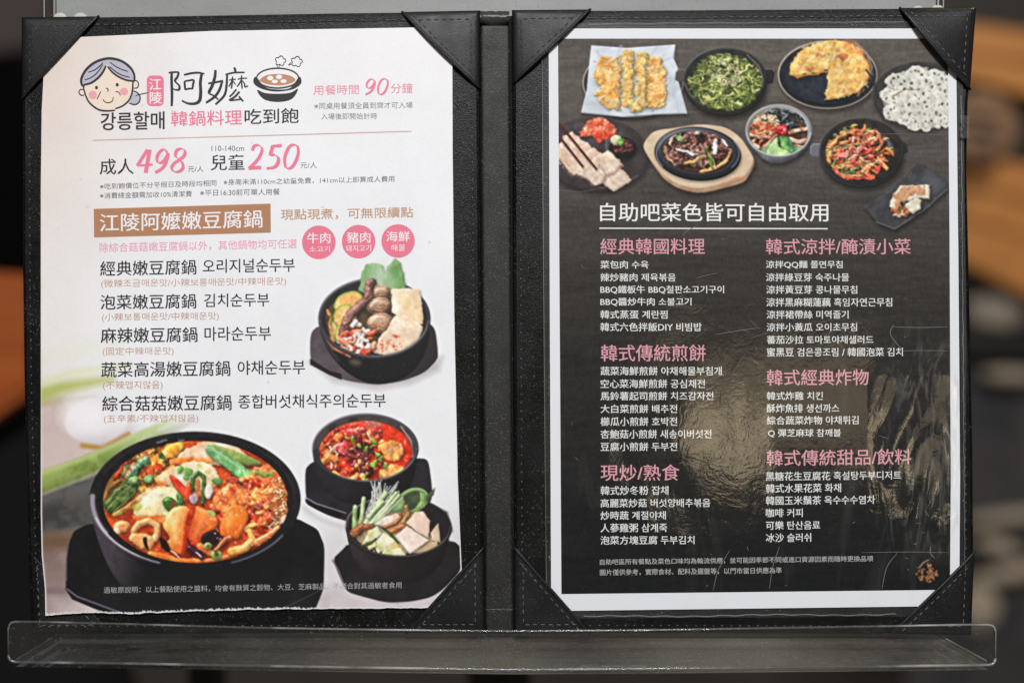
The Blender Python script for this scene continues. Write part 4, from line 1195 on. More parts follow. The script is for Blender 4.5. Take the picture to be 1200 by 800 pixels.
    put(ell=(913, 153, 39, 31), col=(150, 150, 148), bev=2.5, lit=.5, rim=(176, 176, 174), rimw=.9)
    put(ell=(913, 153, 36.5, 28.5), col=(118, 108, 98), bev=3, lit=.3, grad=(880, 0, 950, 0, (186, 192, 198)))
    c.clip_ell(913, 155, 34.5, 28.5)
    put(ell=(913, 157, 34, 28), col=(70, 50, 40), col2=(96, 66, 50), mix=5, bev=3, lit=.3)
    c.scatter(120, (922, 137, 24, 14), lambda x, y: c.curl(x, y, RNG.uniform(3, 8), RNG.uniform(1.5, 2.8), pick((34, 38, 42), (48, 54, 58), (60, 68, 72), (24, 28, 32), (90, 98, 102)), bev=1.5, lit=.7, spec=.4, sh=.3, shb=1))
    for P in ([(898, 129), (906, 131)], [(917, 131), (921, 134)], [(926, 130), (932, 131)], [(922, 146), (930, 143)]):
        put(st=(P, 2, 1), col=(190, 198, 204), lit=0, soft=1.6, op=.8)
    c.scatter(90, (898, 145, 15, 10), lambda x, y: c.curl(x, y, RNG.uniform(5, 10), 1.8, pick((230, 214, 180), (238, 226, 198), (212, 186, 146), (222, 190, 150)), bev=1.2, lit=.5, sh=.3, shb=1))
    c.scatter(40, (893, 155, 14, 12), lambda x, y: c.curl(x, y, RNG.uniform(4, 9), RNG.uniform(2, 3.4), pick((222, 140, 96), (206, 104, 70), (226, 176, 140), (196, 90, 60)), bev=1.6, lit=.6, sh=.4, shb=1.2))
    for P, w in (([(880, 158), (890, 160), (902, 160)], 5), ([(893, 175), (902, 166), (910, 158)], 5), ([(926, 155), (938, 152), (948, 150)], 6), ([(928, 164), (938, 166), (945, 164)], 7), ([(932, 170), (942, 172)], 4), ([(884, 170), (889, 172)], 7)):
        put(st=(P, w, w * .8), col=(226, 204, 184), col2=(178, 120, 92), mix=5, bev=2.5, lit=.55, sh=.5, shb=1.5, rim=(150, 96, 72), rimw=.6)
    put(poly=[(892, 178), (900, 170), (906, 164), (912, 160), (914, 184), (900, 182)], col=(118, 172, 110), col2=(160, 200, 146), mix=6, bev=3, lit=.5, sh=.4, stripes=(.4, 5, (76, 132, 80), .3))
    put(poly=[(913, 160), (920, 158), (924, 162), (926, 178), (918, 176)], col=(130, 184, 110), col2=(96, 156, 86), mix=4, bev=2.5, lit=.5, sh=.3)
    put(poly=[(924, 160), (932, 172), (940, 172), (938, 180), (926, 178)], col=(64, 128, 84), col2=(120, 170, 120), mix=4, bev=3, lit=.5, sh=.3)
    put(poly=[(898, 182), (904, 168), (910, 163), (914, 172), (930, 181), (916, 186), (906, 185)], col=(206, 222, 176), col2=(172, 204, 140), mix=7, bev=2.5, lit=.4, sh=.4)
    put(ell=(916.5, 152.5, 7.5, 6.8), col=(184, 26, 32), col2=(214, 60, 60), mix=4, bev=5, lit=.7, spec=.5, sh=.5, nz=.4, ns=4)
    put(ell=(919, 151, 2, 2), col=(240, 170, 170), soft=1.5, lit=0)
    c.clip_ell()
    c.ruffle((913, 155, 34, 28), .45, 5, .07, 1.05, .4)
    P = [(913 + 37.6 * math.cos(t), 153 + 29.8 * math.sin(t)) for t in np.linspace(.1, math.pi - .1, 24)]
    put(st=(P, 1.8, 1.8), col=(190, 192, 194), bev=1, lit=.5)
    # --- spicy stir-fried strips -----------------------------------------------
    c.cur = 8
    put(poly=[(950, 172), (953, 168), (962, 168), (963, 185), (953, 184), (950, 180)], col=(110, 112, 118), bev=2, lit=.7, rim=(140, 142, 146), rimw=.7)
    put(poly=[(1057, 164), (1064, 168), (1065, 178), (1058, 182)], col=(52, 52, 52), bev=2, lit=.5, rim=(84, 82, 80), rimw=.6)
    put(ell=(1010, 179.5, 49.5, 41), col=(56, 55, 57), bev=5, lit=.6, sh=.5, shd=(2, 4), shb=5)
    put(ell=(1010, 177, 49.5, 39.5), col=(46, 45, 45), col2=(56, 54, 53), mix=9, bev=2.5, lit=.8, rim=(86, 84, 84), rimw=.7)
    put(ell=(1010, 177, 46, 36), col=(40, 38, 36), col2=(56, 52, 48), mix=8, bev=3, lit=.3)
    put(st=([(1036, 162), (1044, 168), (1047, 176)], 4, 3), col=(128, 134, 142), soft=3, lit=0, op=.7)
    c.clip_ell(1008, 179, 40, 34)
    strip = lambda x, y: c.curl(x, y, RNG.uniform(10, 24), RNG.uniform(2.4, 4.6),
              pick((222, 130, 70), (226, 150, 92), (206, 92, 60), (214, 110, 84), (196, 70, 54), (120, 124, 72), (84, 96, 56), (228, 168, 120), (150, 60, 40)),
              ang=RNG.normal(-.45, .5), bend=RNG.uniform(-1.2, 1.2), bev=2.4, lit=.65, spec=.22, sh=.5, shb=1.6, shd=(.5, 1))
    c.scatter(150, (1006, 180, 34, 28), strip)
    c.scatter(22, (998, 176, 22, 15), lambda x, y: c.curl(x, y, RNG.uniform(4, 8), 4, pick((214, 70, 64), (226, 110, 96), (236, 160, 140)), bev=2.4, lit=.6, spec=.3, sh=.4, shb=1.2))
    for P, cl in (([(974, 172), (985, 160), (992, 156)], (226, 150, 84)), ([(1000, 148), (1005, 145)], (170, 140, 70)), ([(990, 206), (1004, 210), (1022, 209)], (210, 84, 64)), ([(978, 196), (984, 205), (990, 208)], (216, 110, 80)), ([(972, 190), (974, 178)], (220, 150, 84)), ([(1040, 174), (1048, 182)], (222, 132, 80)), ([(1022, 168), (1032, 158), (1034, 170)], (218, 120, 84))):
        put(st=(P, 4.4, 3.4), col=cl, bev=2.4, lit=.6, sh=.5, shb=1.6, spec=.2)
    for i in range(60):
        x, y = 1006 + RNG.normal(0, 16), 184 + RNG.normal(0, 11)
        put(ell=(x, y, .9, .7), col=(240, 224, 196), lit=0, soft=.9, op=.8)
    c.clip_ell()
    c.ruffle((1008, 179, 40, 34), .7, 6, .10, 1.06, .5)
    # --- tofu on a slate --------------------------------------------------------
    c.cur = 9
    put(poly=[(1013, 242), (1040, 225), (1078, 189), (1092, 198), (1112, 212), (1112, 222), (1082, 248), (1050, 269), (1030, 262)], col=(62, 62, 65), col2=(76, 77, 80), mix=12, bev=2, lit=.4, sh=.45, shd=(1, 4), shb=4, spk=((110, 112, 114), 2, 2.4))
    put(st=([(1028, 260), (1049, 268), (1082, 247), (1110, 222)], 1.2, 1), col=(122, 124, 128), soft=1.4, lit=0, op=.8)
    put(poly=[(1086, 200), (1110, 214), (1098, 228), (1076, 214)], col=(96, 99, 104), soft=8, lit=0, op=.6)
    put(poly=[(1043, 242), (1048, 226), (1056, 217), (1090, 217), (1090, 233), (1074, 233), (1058, 236), (1052, 246)], col=(234, 228, 208), col2=(222, 208, 180), mix=7, bev=2.5, lit=.5, sh=.5, wob=.4)
    put(poly=[(1062, 238), (1074, 232), (1081, 235), (1080, 244), (1072, 251), (1060, 248)], col=(232, 228, 210), col2=(216, 206, 182), mix=6, bev=3, lit=.55, sh=.5, wob=.4)
    put(poly=[(1048, 232), (1056, 220), (1088, 219), (1084, 226), (1066, 228), (1054, 244), (1048, 244)], col=(184, 110, 66), col2=(214, 160, 116), mix=4, bev=1.5, lit=.4, wob=1.6, ws=5, op=.8)
    c.scatter(26, (1056, 248, 10, 5), lambda x, y: put(ell=(x, y, RNG.uniform(1.5, 3.4), RNG.uniform(1.2, 2.4), RNG.uniform(0, 3)), col=pick((176, 108, 70), (204, 142, 100), (150, 84, 54), (220, 180, 146)), bev=2, lit=.6, sh=.3, shb=1))
    c.ruffle((1066, 234, 28, 22), .35, 5, .03)
    # --- small ornamental mark, lower right ---------------------------------------
    c.cur = 10
    for i in range(95):
        u, v = RNG.uniform(-1, 1, 2)
        if abs(u) + abs(v) > 1.02:
            continue
        x, y = 1087 + u * 15, 672 + v * 13
        put(st=([(x, y), (x + RNG.uniform(-2, 2.), y + RNG.uniform(-2.4, 2.4))], RNG.uniform(1., 2.6), 1), col=pick((196, 130, 72), (214, 150, 88), (160, 100, 62), (150, 110, 90)), lit=0, soft=.9)
    put(st=([(1078, 665), (1083, 659), (1089, 656)], 1.3, 1.2), col=(190, 150, 120), lit=0)
    c.cur = 0
    return c.finish(2, .011)

# ----------------------------------------------------------------------------
# setting: floor, walls, things out of focus behind the stand
# ----------------------------------------------------------------------------


def structure(o):
    o['kind'] = 'structure'
    return o


def at(px, py, dist):
    """world point seen at (px, py), dist metres in front of the lens"""
    k = dist / DIST
    return Vector(((px - 600) * S * k, dist - DIST, (400 - py) * S * k + H0))


def slab(mb, poly, dist, thick):
    """solid board whose front face stands dist metres from the lens"""
    n = len(poly)
    f = [at(x, y, dist) for x, y in poly]
    b = [v + Vector((0, thick, 0)) for v in f]
    A = sum(poly[i][0] * poly[(i + 1) % n][1] - poly[(i + 1) % n][0] * poly[i][1] for i in range(n))
    if A > 0:
        f, b = f[::-1], b[::-1]
    mb.add(b + f, [tuple(range(n))[::-1], tuple(range(n, 2 * n))] + [(i, (i + 1) % n, n + (i + 1) % n, n + i) for i in range(n)])


mb = MB(); mb.box((-6, -4, -.1), (6, 6, 0)); structure(mb.build('floor', FLOOR))
mb = MB(); mb.box((-6, 5, 0), (6, 5.1, 3.4)); structure(mb.build('back_wall', DARK_WALL))

# slatted wooden board leaning behind the stand on the right
t = thing('slatted_board', 'orange brown slatted wooden board, blurred, behind the upper right edge of the menu', 'wooden board', at(1190, 330, 2.40))
mb = MB(); slab(mb, [(1080, -20), (1330, -10), (1330, 430), (1080, 410)], 2.46, .02); mb.build('backing', BLACK_METAL, t)
for a, b, c, d in ((28, 62, 40, 78), (64, 90, 80, 116), (180, 214, 196, 238), (216, 252, 240, 282), (254, 296, 284, 350)):
    mb = MB(); slab(mb, [(1090, a - 6), (1330, c + (c - a) * 1.1), (1330, d + (d - b) * 1.1), (1090, b - 8)], 2.40, .03)
    mb.build('plank', WOOD, t, bevel=.003)
t = thing('round_plaque', 'round brown wooden plaque, blurred, hanging on the slatted board at right', 'plaque', at(1152, 150, 2.34))
mb = MB(); slab(mb, [(1150 + 44 * math.cos(q), 148 + 42 * math.sin(q)) for q in np.linspace(0, 2 * math.pi, 40)[:-1]], 2.34, .02)
mb.build('disc', WOOD_DARK, t, bevel=.004)
mb = MB()
for P_ in ([(1130, 132), (1172, 138), (1172, 144), (1130, 138)], [(1126, 150), (1176, 156), (1176, 163), (1126, 157)], [(1134, 168), (1166, 172), (1164, 178), (1136, 174)]):
    slab(mb, P_, 2.336, .002)
mb.build('marking', BLACK_METAL, t)

# pale stones on a dark slab, lower right
o = MB(); slab(o, [(1060, 405), (1340, 425), (1340, 840), (1060, 840)], 2.52, .05)
o = o.build('slate_slab', SLATE, None, bevel=.006)
o['label'] = 'dark grey slab, blurred, behind the lower right edge of the menu'; o['category'] = 'slab'
for i, (x, y, rx, ry, a, lab) in enumerate((
        (1166, 366, 36, 20, .2, 'blurred grey beige stone just under the slatted board at right'),
        (1182, 440, 34, 9, .05, 'thin pale stone, blurred, at the middle of the right edge'),
        (1176, 606, 52, 8, -.12, 'long thin pale stone, blurred, topmost of the three beside the lower right pocket'),
        (1168, 640, 26, 11, .3, 'short pale stone, blurred, middle one of the three beside the lower right pocket'),
        (1184, 672, 46, 10, -.2, 'slanting pale stone, blurred, lowest of the three beside the lower right pocket'),
        (1148, 712, 24, 28, 0, 'round pale stone, blurred, just above the right end of the clear ledge'))):
    me = bpy.data.meshes.new('pale_stone')
    o = bpy.data.objects.new('pale_stone', me)
    n, k = 20, 10
    vs, fs = [], []
    for j in range(k + 1):
        for q in range(n):
            th, ph = math.pi * j / k, 2 * math.pi * q / n
            r = 1 + .07 * math.sin(3 * ph + i) * math.sin(th) + .05 * math.cos(5 * th + i)
            vs.append((rx * S * 3.35 * r * math.sin(th) * math.cos(ph), .02 * r * math.sin(th) * math.sin(ph), ry * S * 3.35 * r * math.cos(th)))
    for j in range(k):
        for q in range(n):
            fs.append((j * n + q, j * n + (q + 1) % n, (j + 1) * n + (q + 1) % n, (j + 1) * n + q))
    me.from_pydata(vs, [], fs)
    me.polygons.foreach_set('use_smooth', [True] * len(fs))
    me.materials.append(STONE)
    o.location = at(x, y, 2.46)
    o.rotation_euler = (0, a, 0)
    o['label'] = lab; o['category'] = 'stone'; o['group'] = 'pale stones behind the right edge'
    link(o)

for a_, b_, lab in ((548, 622, 'dark post, blurred, below the middle of the clear ledge'), (220, 254, 'thin dark post, blurred, below the left part of the clear ledge')):
    mb = MB(); slab(mb, [(a_, 700), (b_, 700), (b_, 2600), (a_, 2600)], 1.15, .04)
    o = mb.build('post', BLACK_METAL)
    o['label'] = lab; o['category'] = 'post'
# red-brown wooden counter on the left
t = thing('wooden_counter', 'red brown wooden counter, blurred, behind the left edge of the menu', 'counter', at(-40, 700, 1.5))
mb = MB(); slab(mb, [(-260, 300), (34, 322), (34, 446), (-260, 640)], 1.46, .03); mb.build('top', WOOD_RED, t)
mb = MB(); slab(mb, [(-260, 643), (34, 449), (34, 460), (-260, 672)], 1.44, .03); mb.build('front_edge', WOOD_RED, t)
mb = MB(); slab(mb, [(-260, 640), (34, 462), (150, 800), (215, 1000), (-260, 1000)], 1.5, .03); mb.build('side_panel', BLACK_CLOTH, t)
o = MB(); slab(o, [(-300, -120), (60, -120), (60, 40), (20, 58), (-300, 80)], 2.6, .05)
o = structure(o.build('mauve_wall', MAUVE_WALL))

# ----------------------------------------------------------------------------
# the stand: grey back panel, clear sheet, clear ledge
# ----------------------------------------------------------------------------
stand = thing('menu_stand', 'menu stand with grey back panel and clear acrylic ledge holding the open menu', 'menu stand', (0, 0, 0))
mb = MB(); mb.prism([(58, -150), (1104, -150), (1102, 735), (62, 735)], -.0125, -.0095)
mb.build('back_panel', PANEL, stand, bevel=.0004)
mb = MB(); mb.prism([(46, -160), (1110, -160), (1108, 742), (52, 742)], -.0092, -.0072)
mb.build('clear_sheet', ACRYLIC, stand)
for q in ([(44.6, -160), (46, -160), (52, 742), (50.6, 742)], [(1110.2, -160), (1111.6, -160), (1109.6, 742), (1108.2, 742)]):
    mb = MB(); mb.prism(q, -.0092, -.0072); mb.build('sheet_edge', ACRYLIC_EDGE, stand)
for q in ([(57.2, -150), (59.4, -150), (63, 735), (61, 735)], [(1103.4, -150), (1105.4, -150), (1103.4, 735), (1101.4, 735)]):
    mb = MB(); mb.prism(q, -.0070, -.0066); mb.build('panel_edge', ACRYLIC_EDGE, stand)
PAD = plain('cream_pad', (.5, .47, .41), (.58, .55, .49), 300, .5)
for x, y in ((66, 21), (90, 21), (1080, 13), (1103, 12)):
    mb = MB()
    mb.tube([P(x, y, -.0068), P(x, y, -.0060), P(x, y, -.0055)], [.0042, .0040, .0026], 20)
    mb.build('pad', PAD, stand, smooth=True)

FLEDGE = .021


def persp(px, py, d):
    """world point at depth d that the lens sees at (px, py)"""
    k = (DIST - d) / DIST
    return ((px - 600) * S * k, -d, (400 - py) * S * k + H0)


LX = [10, 11, 13.5, 18, 45, 160, 300, 450, 600, 750, 900, 1050, 1130, 1158, 1163, 1165.5, 1166.5]
LT = [736, 731.5, 729, 728, 728, 731, 735, 737.5, 739, 738, 735.5, 733, 731.5, 731.5, 732.5, 735, 739]
LB = [767, 771.5, 774, 775, 775.5, 777, 779.5, 782, 784, 783, 781.5, 780, 779, 778.5, 777.5, 775, 771]
mb, me_ = MB(), MB()
for i in range(len(LX) - 1):
    q = [(LX[i], LT[i]), (LX[i + 1], LT[i + 1]), (LX[i + 1], LB[i + 1]), (LX[i], LB[i])]
    f = [persp(x, y, FLEDGE) for x, y in q]
    b = [(x, y + .0028, z) for x, y, z in f]
    mb.add(f + b, [(0, 3, 2, 1), (4, 5, 6, 7)] + ([(0, 4, 7, 3)] if i == 0 else []) + ([(1, 2, 6, 5)] if i == len(LX) - 2 else []))
mb.build('ledge_lip', ACRYLIC, stand)
top = [persp(x, y, FLEDGE - .0014) for x, y in zip(LX, LT)]
bot = [persp(x, y, FLEDGE - .0014) for x, y in zip(LX, LB)]
me_.tube([bot[0]] + top + [bot[-1]], .00042, 8)
me_.build('lip_edge', ACRYLIC_EDGE, stand, smooth=True)
mb = MB(); mb.tube(bot, .0006, 8); mb.build('lip_fold', ACRYLIC_EDGE, stand, smooth=True)
mb = MB()
for i in range(3, len(LX) - 4):
    f0 = [persp(LX[j], LB[j] - 1, FLEDGE - .003) for j in (i, i + 1)]
    xb = [60 + (LX[j] - 16) * (1046 / 1144.) for j in (i, i + 1)]
    b0 = [P(xb[0], 748.5, -.013), P(xb[1], 748.5, -.013)]
    dn = Vector((0, 0, -.0028))
    q = [f0[0], f0[1], b0[1], b0[0]]
    mb.add(q + [Vector(v) + dn for v in q], [(0, 1, 2, 3), (4, 7, 6, 5), (3, 2, 6, 7)])
mb.build('ledge_floor', LEDGE_FLOOR, stand)
mb = MB()
mb.tube([persp(20, 772, FLEDGE - .003), P(60, 748, -.013)], .00045, 6)
mb.tube([persp(1156, 774, FLEDGE - .003), P(1106, 748, -.013)], .00045, 6)
mb.tube([P(60, 748, -.0135), P(600, 749, -.0135), P(1106, 748, -.0135)], .0004, 6)
mb.build('floor_edge', ACRYLIC_EDGE, stand)

# ----------------------------------------------------------------------------
# the folder
# ----------------------------------------------------------------------------
folder = thing('menu_folder', 'open black leather menu folder with stitched corner pockets, standing on the clear ledge', 'menu folder', P(582, 744, -.004))


def inset(poly, w):
    """polygon moved inwards by w (poly clockwise on the page)"""
    n = len(poly)
    out = []
    for i in range(n):
        p0, p1, p2 = (np.array(poly[(i + k) % n], float) for k in (-1, 0, 1))
        e0, e1 = p1 - p0, p2 - p1
        n0 = np.array((-e0[1], e0[0])) / np.hypot(*e0)
        n1 = np.array((-e1[1], e1[0])) / np.hypot(*e1)
        m = n0 + n1
        m = m / (m @ m) * 2
        out.append(tuple(p1 + m * w))
    return out


def stitches(mb, pts, d, step=9.2, ln=6., r=.00027, seed=0, lift=.0001):
    """dashed thread along page points; d is a depth or a function of (px, py)"""
    rg = np.random.RandomState(seed)
    pts = [np.array(p, float) for p in pts]
    seg = [np.hypot(*(pts[i + 1] - pts[i])) for i in range(len(pts) - 1)]
    L = sum(seg)
    df = d if callable(d) else (lambda x, y: d)

    def pos(s_):
        for i, g in enumerate(seg):
            if s_ <= g or i == len(seg) - 1:
                return pts[i] + (pts[i + 1] - pts[i]) * min(s_ / g, 1)
            s_ -= g
    a = 2.
    while a + ln < L:
        q = ln * rg.uniform(.8, 1.05)
        p0, p1 = pos(a) + rg.uniform(-.3, .3, 2), pos(a + q) + rg.uniform(-.3, .3, 2)
        pm = (p0 + p1) / 2
        mb.tube([P(*p0, df(*p0) - .0003), P(*(p0 * .8 + p1 * .2), df(*p0) + lift), P(*pm, df(*pm) + lift * 1.6), P(*(p0 * .2 + p1 * .8), df(*p1) + lift), P(*p1, df(*p1) - .0003)],
                [r * .7, r, r, r, r * .7], 5)
        a += step * rg.uniform(.93, 1.07)


def cover(poly, hems, seed):
    mb = MB(); mb.prism(poly, -.0068, -.0026)
    o = mb.build('cover_panel', LEATHER, folder, bevel=.0012, seg=3)
    # turned-over hem round the panel
    n = len(poly)
    inn = inset(poly, 10.5)
    outr = inset(poly, 1.2)
    mb = MB()
    for i in range(n):
        j = (i + 1) % n
        a, b, c, d = outr[i], outr[j], inn[j], inn[i]
        lo, hi, md = -.0028, -.0026 + .0002, -.0026 + .0003
        oa, ob = inset(poly, 4)[i], inset(poly, 4)[j]
        mb.add([P(*a, lo), P(*b, lo), P(*oa, md), P(*ob, md), P(*d, hi), P(*c, hi), P(*d, lo), P(*c, lo)],
               [(0, 1, 3, 2), (2, 3, 5, 4), (4, 5, 7, 6)])
    mb.build('hem', LEATHER, o, smooth=False)
    mb = MB()
    ln = inset(poly, 9.2)
    for k, h in enumerate(hems):
        stitches(mb, [ln[i % n] for i in h], -.0026 + .0002, seed=seed + k, step=9.4 if k == 0 else 10.4, ln=6.2 if k == 0 else 2.3)
    mb.build('stitching', THREAD, o)
    return o


LCOV = [(24, 20), (200, 17.5), (400, 14), (561.5, 12), (562.5, 200), (565, 450), (567.5, 742), (35, 744), (31, 650), (26, 450), (24, 300), (24, 110)]
RCOV = [(600.5, 11.5), (800, 10.5), (1000, 9), (1145, 8), (1142, 60), (1136.5, 118), (1135, 200), (1138, 330), (1142, 520), (1143, 640), (1139, 744), (603, 742), (601.5, 400)]
cover(LCOV, [(0, 1, 2, 3), (3, 4, 5, 6), (7, 8, 9, 10, 11, 12), (6, 7)], 1)
cover(RCOV, [(0, 1, 2, 3), (3, 4, 5, 6, 7, 8, 9, 10), (11, 12, 13), (10, 11)], 11)

mb = MB()
sp = [(562.5, 29), (566, 27.5), (594, 27.5), (597.5, 29), (598.5, 300), (601.5, 742), (569, 742), (564.5, 300)]
mb.prism(sp, -.0075, -.0030)
spine = mb.build('spine', SUEDE, folder, bevel=.0016, seg=4)
mb = MB(); mb.prism([(556, 16), (606, 15), (610, 740), (562, 740)], -.0088, -.0074); mb.build('gap_shade_backing', BLACK_CLOTH, spine)  # black strip added behind the spine so its gaps look shaded
rg = np.random.RandomState(3)
mb = MB()
nx, ny = 12, 7
for j in range(ny + 1):
    for i in range(nx + 1):
        u, v = i / nx, j / ny
        x = 562.5 + 34.5 * u
        y = 11.6 + v * (16 - 3 * abs(2 * u - 1) ** 4) + rg.uniform(-.5, .5)
        mb.v.append(P(x, y, -.0040 + .0022 * math.sin(math.pi * v) ** .7 + rg.uniform(0, .0009)))
for j in range(ny):
    for i in range(nx):
        mb.f.append((j * (nx + 1) + i, (j + 1) * (nx + 1) + i, (j + 1) * (nx + 1) + i + 1, j * (nx + 1) + i + 1)); mb.m.append(0)
mb.build('spine_flap', CRINKLE, spine, smooth=True)
mb = MB(); mb.tube([P(x, 715 + .8 * math.sin(x), -.0029) for x in np.linspace(569.5, 601, 12)], .00028, 6); mb.build('seam', THREAD, spine)


def pocket(C, A, B, bulge=.0013, base=-.0012, hyp_bow=0., seed=0, thread=THREAD, bead=1.):
    C, A, B = (np.array(p, float) for p in (C, A, B))
    cen = (C + A + B) / 3
    C, A, B = (p + (p - cen) / np.hypot(*(p - cen)) * 1.0 for p in (C, A, B))
    M = np.linalg.inv(np.array([A - C, B - C]).T)

    def depth(x, y):
        u, v = M @ (np.array((x, y)) - C)
        s_ = max(min(u + v, 1), 1e-4)
        tt = min(max(v / s_, 0), 1)
        h = base + bulge * math.sin(math.pi * tt) ** .8 * s_ ** 1.6
        e = min(u * np.hypot(*(A - C)), v * np.hypot(*(B - C)))
        return h - .0014 * math.exp(-max(e, 0) / 2.2) - (.0002 if 5 < e < 9 else 0)
    N = 26
    idx, vs = {}, []
    for i in range(N + 1):
        for j in range(N + 1 - i):
            u, v = i / N, j / N
            p = C + (A - C) * u + (B - C) * v
            bow = hyp_bow * math.sin(math.pi * v / max(u + v, 1e-6)) * (u + v) ** 2
            hn = (A + B) / 2 - C
            p = p + hn / np.hypot(*hn) * bow
            idx[i, j] = len(vs)
            vs.append(P(*p, depth(*p)))
    fs = []
    for i in range(N):
        for j in range(N - i):
            fs.append((idx[i, j], idx[i + 1, j], idx[i, j + 1]))
            if i + j < N - 1:
                fs.append((idx[i + 1, j], idx[i + 1, j + 1], idx[i, j + 1]))
    mb = MB(); mb.add(vs, fs)
    # keep the outside facing the viewer
    v0, v1, v2 = (Vector(vs[k]) for k in fs[0])
    if (v1 - v0).cross(v2 - v0).y > 0:
        mb.f = [f[::-1] for f in mb.f]
    o = mb.build('corner_pocket', LEATHER_SOFT, folder, smooth=True)
    m = o.modifiers.new('thickness', 'SOLIDIFY'); m.thickness = .0011; m.offset = -1
    # rolled edge along the slanting side
    mb = MB()
    e = [A + (B - A) * t_ for t_ in np.linspace(0, 1, 26)]
    hn = (A + B) / 2 - C
    hn = hn / np.hypot(*hn)
    e = [p + hn * (hyp_bow * math.sin(math.pi * min(max(t_, 0), 1)) - .6) for p, t_ in zip(e, np.linspace(0, 1, 26))]
    mb.tube([P(*p, depth(*(p - hn * 1.5)) + .0001) for p in e], [.0006 * bead] + [.0009 * bead] * 24 + [.0006 * bead], 10, .75)
    mb.build('rolled_edge', LEATHER_SOFT, o, smooth=True)
    mb = MB()
    uA, uB = (A - C) / np.hypot(*(A - C)), (B - C) / np.hypot(*(B - C))
    c0 = C + uA * 11 + uB * 11
    stitches(mb, [c0, A + uB * 11 - uA * 14], depth, seed=seed)
    stitches(mb, [c0, B + uA * 11 - uB * 14], depth, seed=seed + 1)
    mb.build('stitching', thread, o)
    mb = MB()
    stitches(mb, [p - hn * 6.5 for p in e[2:-2]], depth, seed=seed + 2)
    mb.build('edge_stitching', thread, o)
    return o


pocket((24, 20), (114, 18.5), (24, 115), .0014, -.0012, 0, 21, THREAD_DARK)
pocket((562, 12), (471, 13.5), (562.5, 103), .0018, -.0010, 1.5, 31, THREAD_DARK)
pocket((35, 744), (130, 743), (30.5, 646), .0001, -.0025, 0, 41, bead=.55)
pocket((567.5, 742), (476, 742), (567, 641), .0014, -.0010, 0, 51)
pocket((600.5, 11.5), (692, 10.5), (601, 97), .0020, -.0010, 1, 61, THREAD_DARK)
pocket((1145, 8), (1056, 8.8), (1138, 104), .0042, -.0010, 4, 71)
pocket((603, 742), (691, 742), (602.5, 641), .0014, -.0010, 0, 81)
pocket((1139, 744), (1044, 743), (1143, 647), .0016, -.0010, 0, 91)

# ----------------------------------------------------------------------------
# the two printed sheets
# ----------------------------------------------------------------------------
left = thing('menu_sheet', 'white menu sheet with torn bottom edge and four stew pots, left in the folder', 'menu sheet', P(295, 716, -.001), 'printed sheets in the folder')
right = thing('menu_sheet', 'dark menu sheet with white margin and nine dishes, right in the folder', 'menu sheet', P(885, 713, -.001), 'printed sheets in the folder')


def left_d(x, y):
    return -.0011 + .0008 * float(np.clip((y - 660) / 60., 0, 1)) ** 2


def grid_sheet(parent, fx, fy, fd, W, H, canvas_xy, img, own, rim, names, mat):
    """fine sheet with one colour per vertex, split into the paper and its pictures"""
    U, V = np.meshgrid(np.linspace(0, 1, W), np.linspace(0, 1, H))
    X, Y = fx(U, V), fy(U, V)
    D = fd(X, Y)
    ix = np.clip(np.round(X - canvas_xy[0] - .5), 0, img.shape[1] - 1).astype(int)
    iy = np.clip(np.round(Y - canvas_xy[1] - .5), 0, img.shape[0] - 1).astype(int)
    fxx = np.clip(X - canvas_xy[0] - .5, 0, img.shape[1] - 1.001)
    fyy = np.clip(Y - canvas_xy[1] - .5, 0, img.shape[0] - 1.001)
    a, b = fxx.astype(int), fyy.astype(int)
    s_, t_ = (fxx - a)[..., None], (fyy - b)[..., None]
    col = (img[b, a] * (1 - s_) + img[b, a + 1] * s_) * (1 - t_) + (img[b + 1, a] * (1 - s_) + img[b + 1, a + 1] * s_) * t_
    if rim is not None:
        col = rim(X, Y, U, V, col)
    col = lin(col * 255)
    o_ = own[iy, ix]
    oc = o_[:-1, :-1]
    org = origin(parent)
    co = np.stack([(X - 600) * S - org.x, -D - org.y, (400 - Y) * S + H0 - org.z], -1).reshape(-1, 3)
    I = np.arange(W * H).reshape(H, W)
    quads = np.stack([I[:-1, :-1], I[1:, :-1], I[1:, 1:], I[:-1, 1:]], -1)
    out = {}
    for k, nm in names.items():
        f = quads[oc == k]
        if not len(f):
            continue
        used, inv = np.unique(f, return_inverse=True)
        me = bpy.data.meshes.new(nm)
        me.vertices.add(len(used)); me.vertices.foreach_set('co', co[used].astype(np.float32).ravel())
        me.loops.add(f.size); me.loops.foreach_set('vertex_index', inv.reshape(-1).astype(np.int32))
        me.polygons.add(len(f))
        me.polygons.foreach_set('loop_start', np.arange(0, f.size, 4, dtype=np.int32))
        me.polygons.foreach_set('loop_total', np.full(len(f), 4, np.int32))
        me.update(calc_edges=True)
        at_ = me.color_attributes.new('ink', 'FLOAT_COLOR', 'POINT')
        c4 = np.ones((len(used), 4), np.float32); c4[:, :3] = col.reshape(-1, 3)[used]
        at_.data.foreach_set('color', c4.ravel())
        me.materials.append(mat)
        out[k] = link(bpy.data.objects.new(nm, me), parent)
    return out


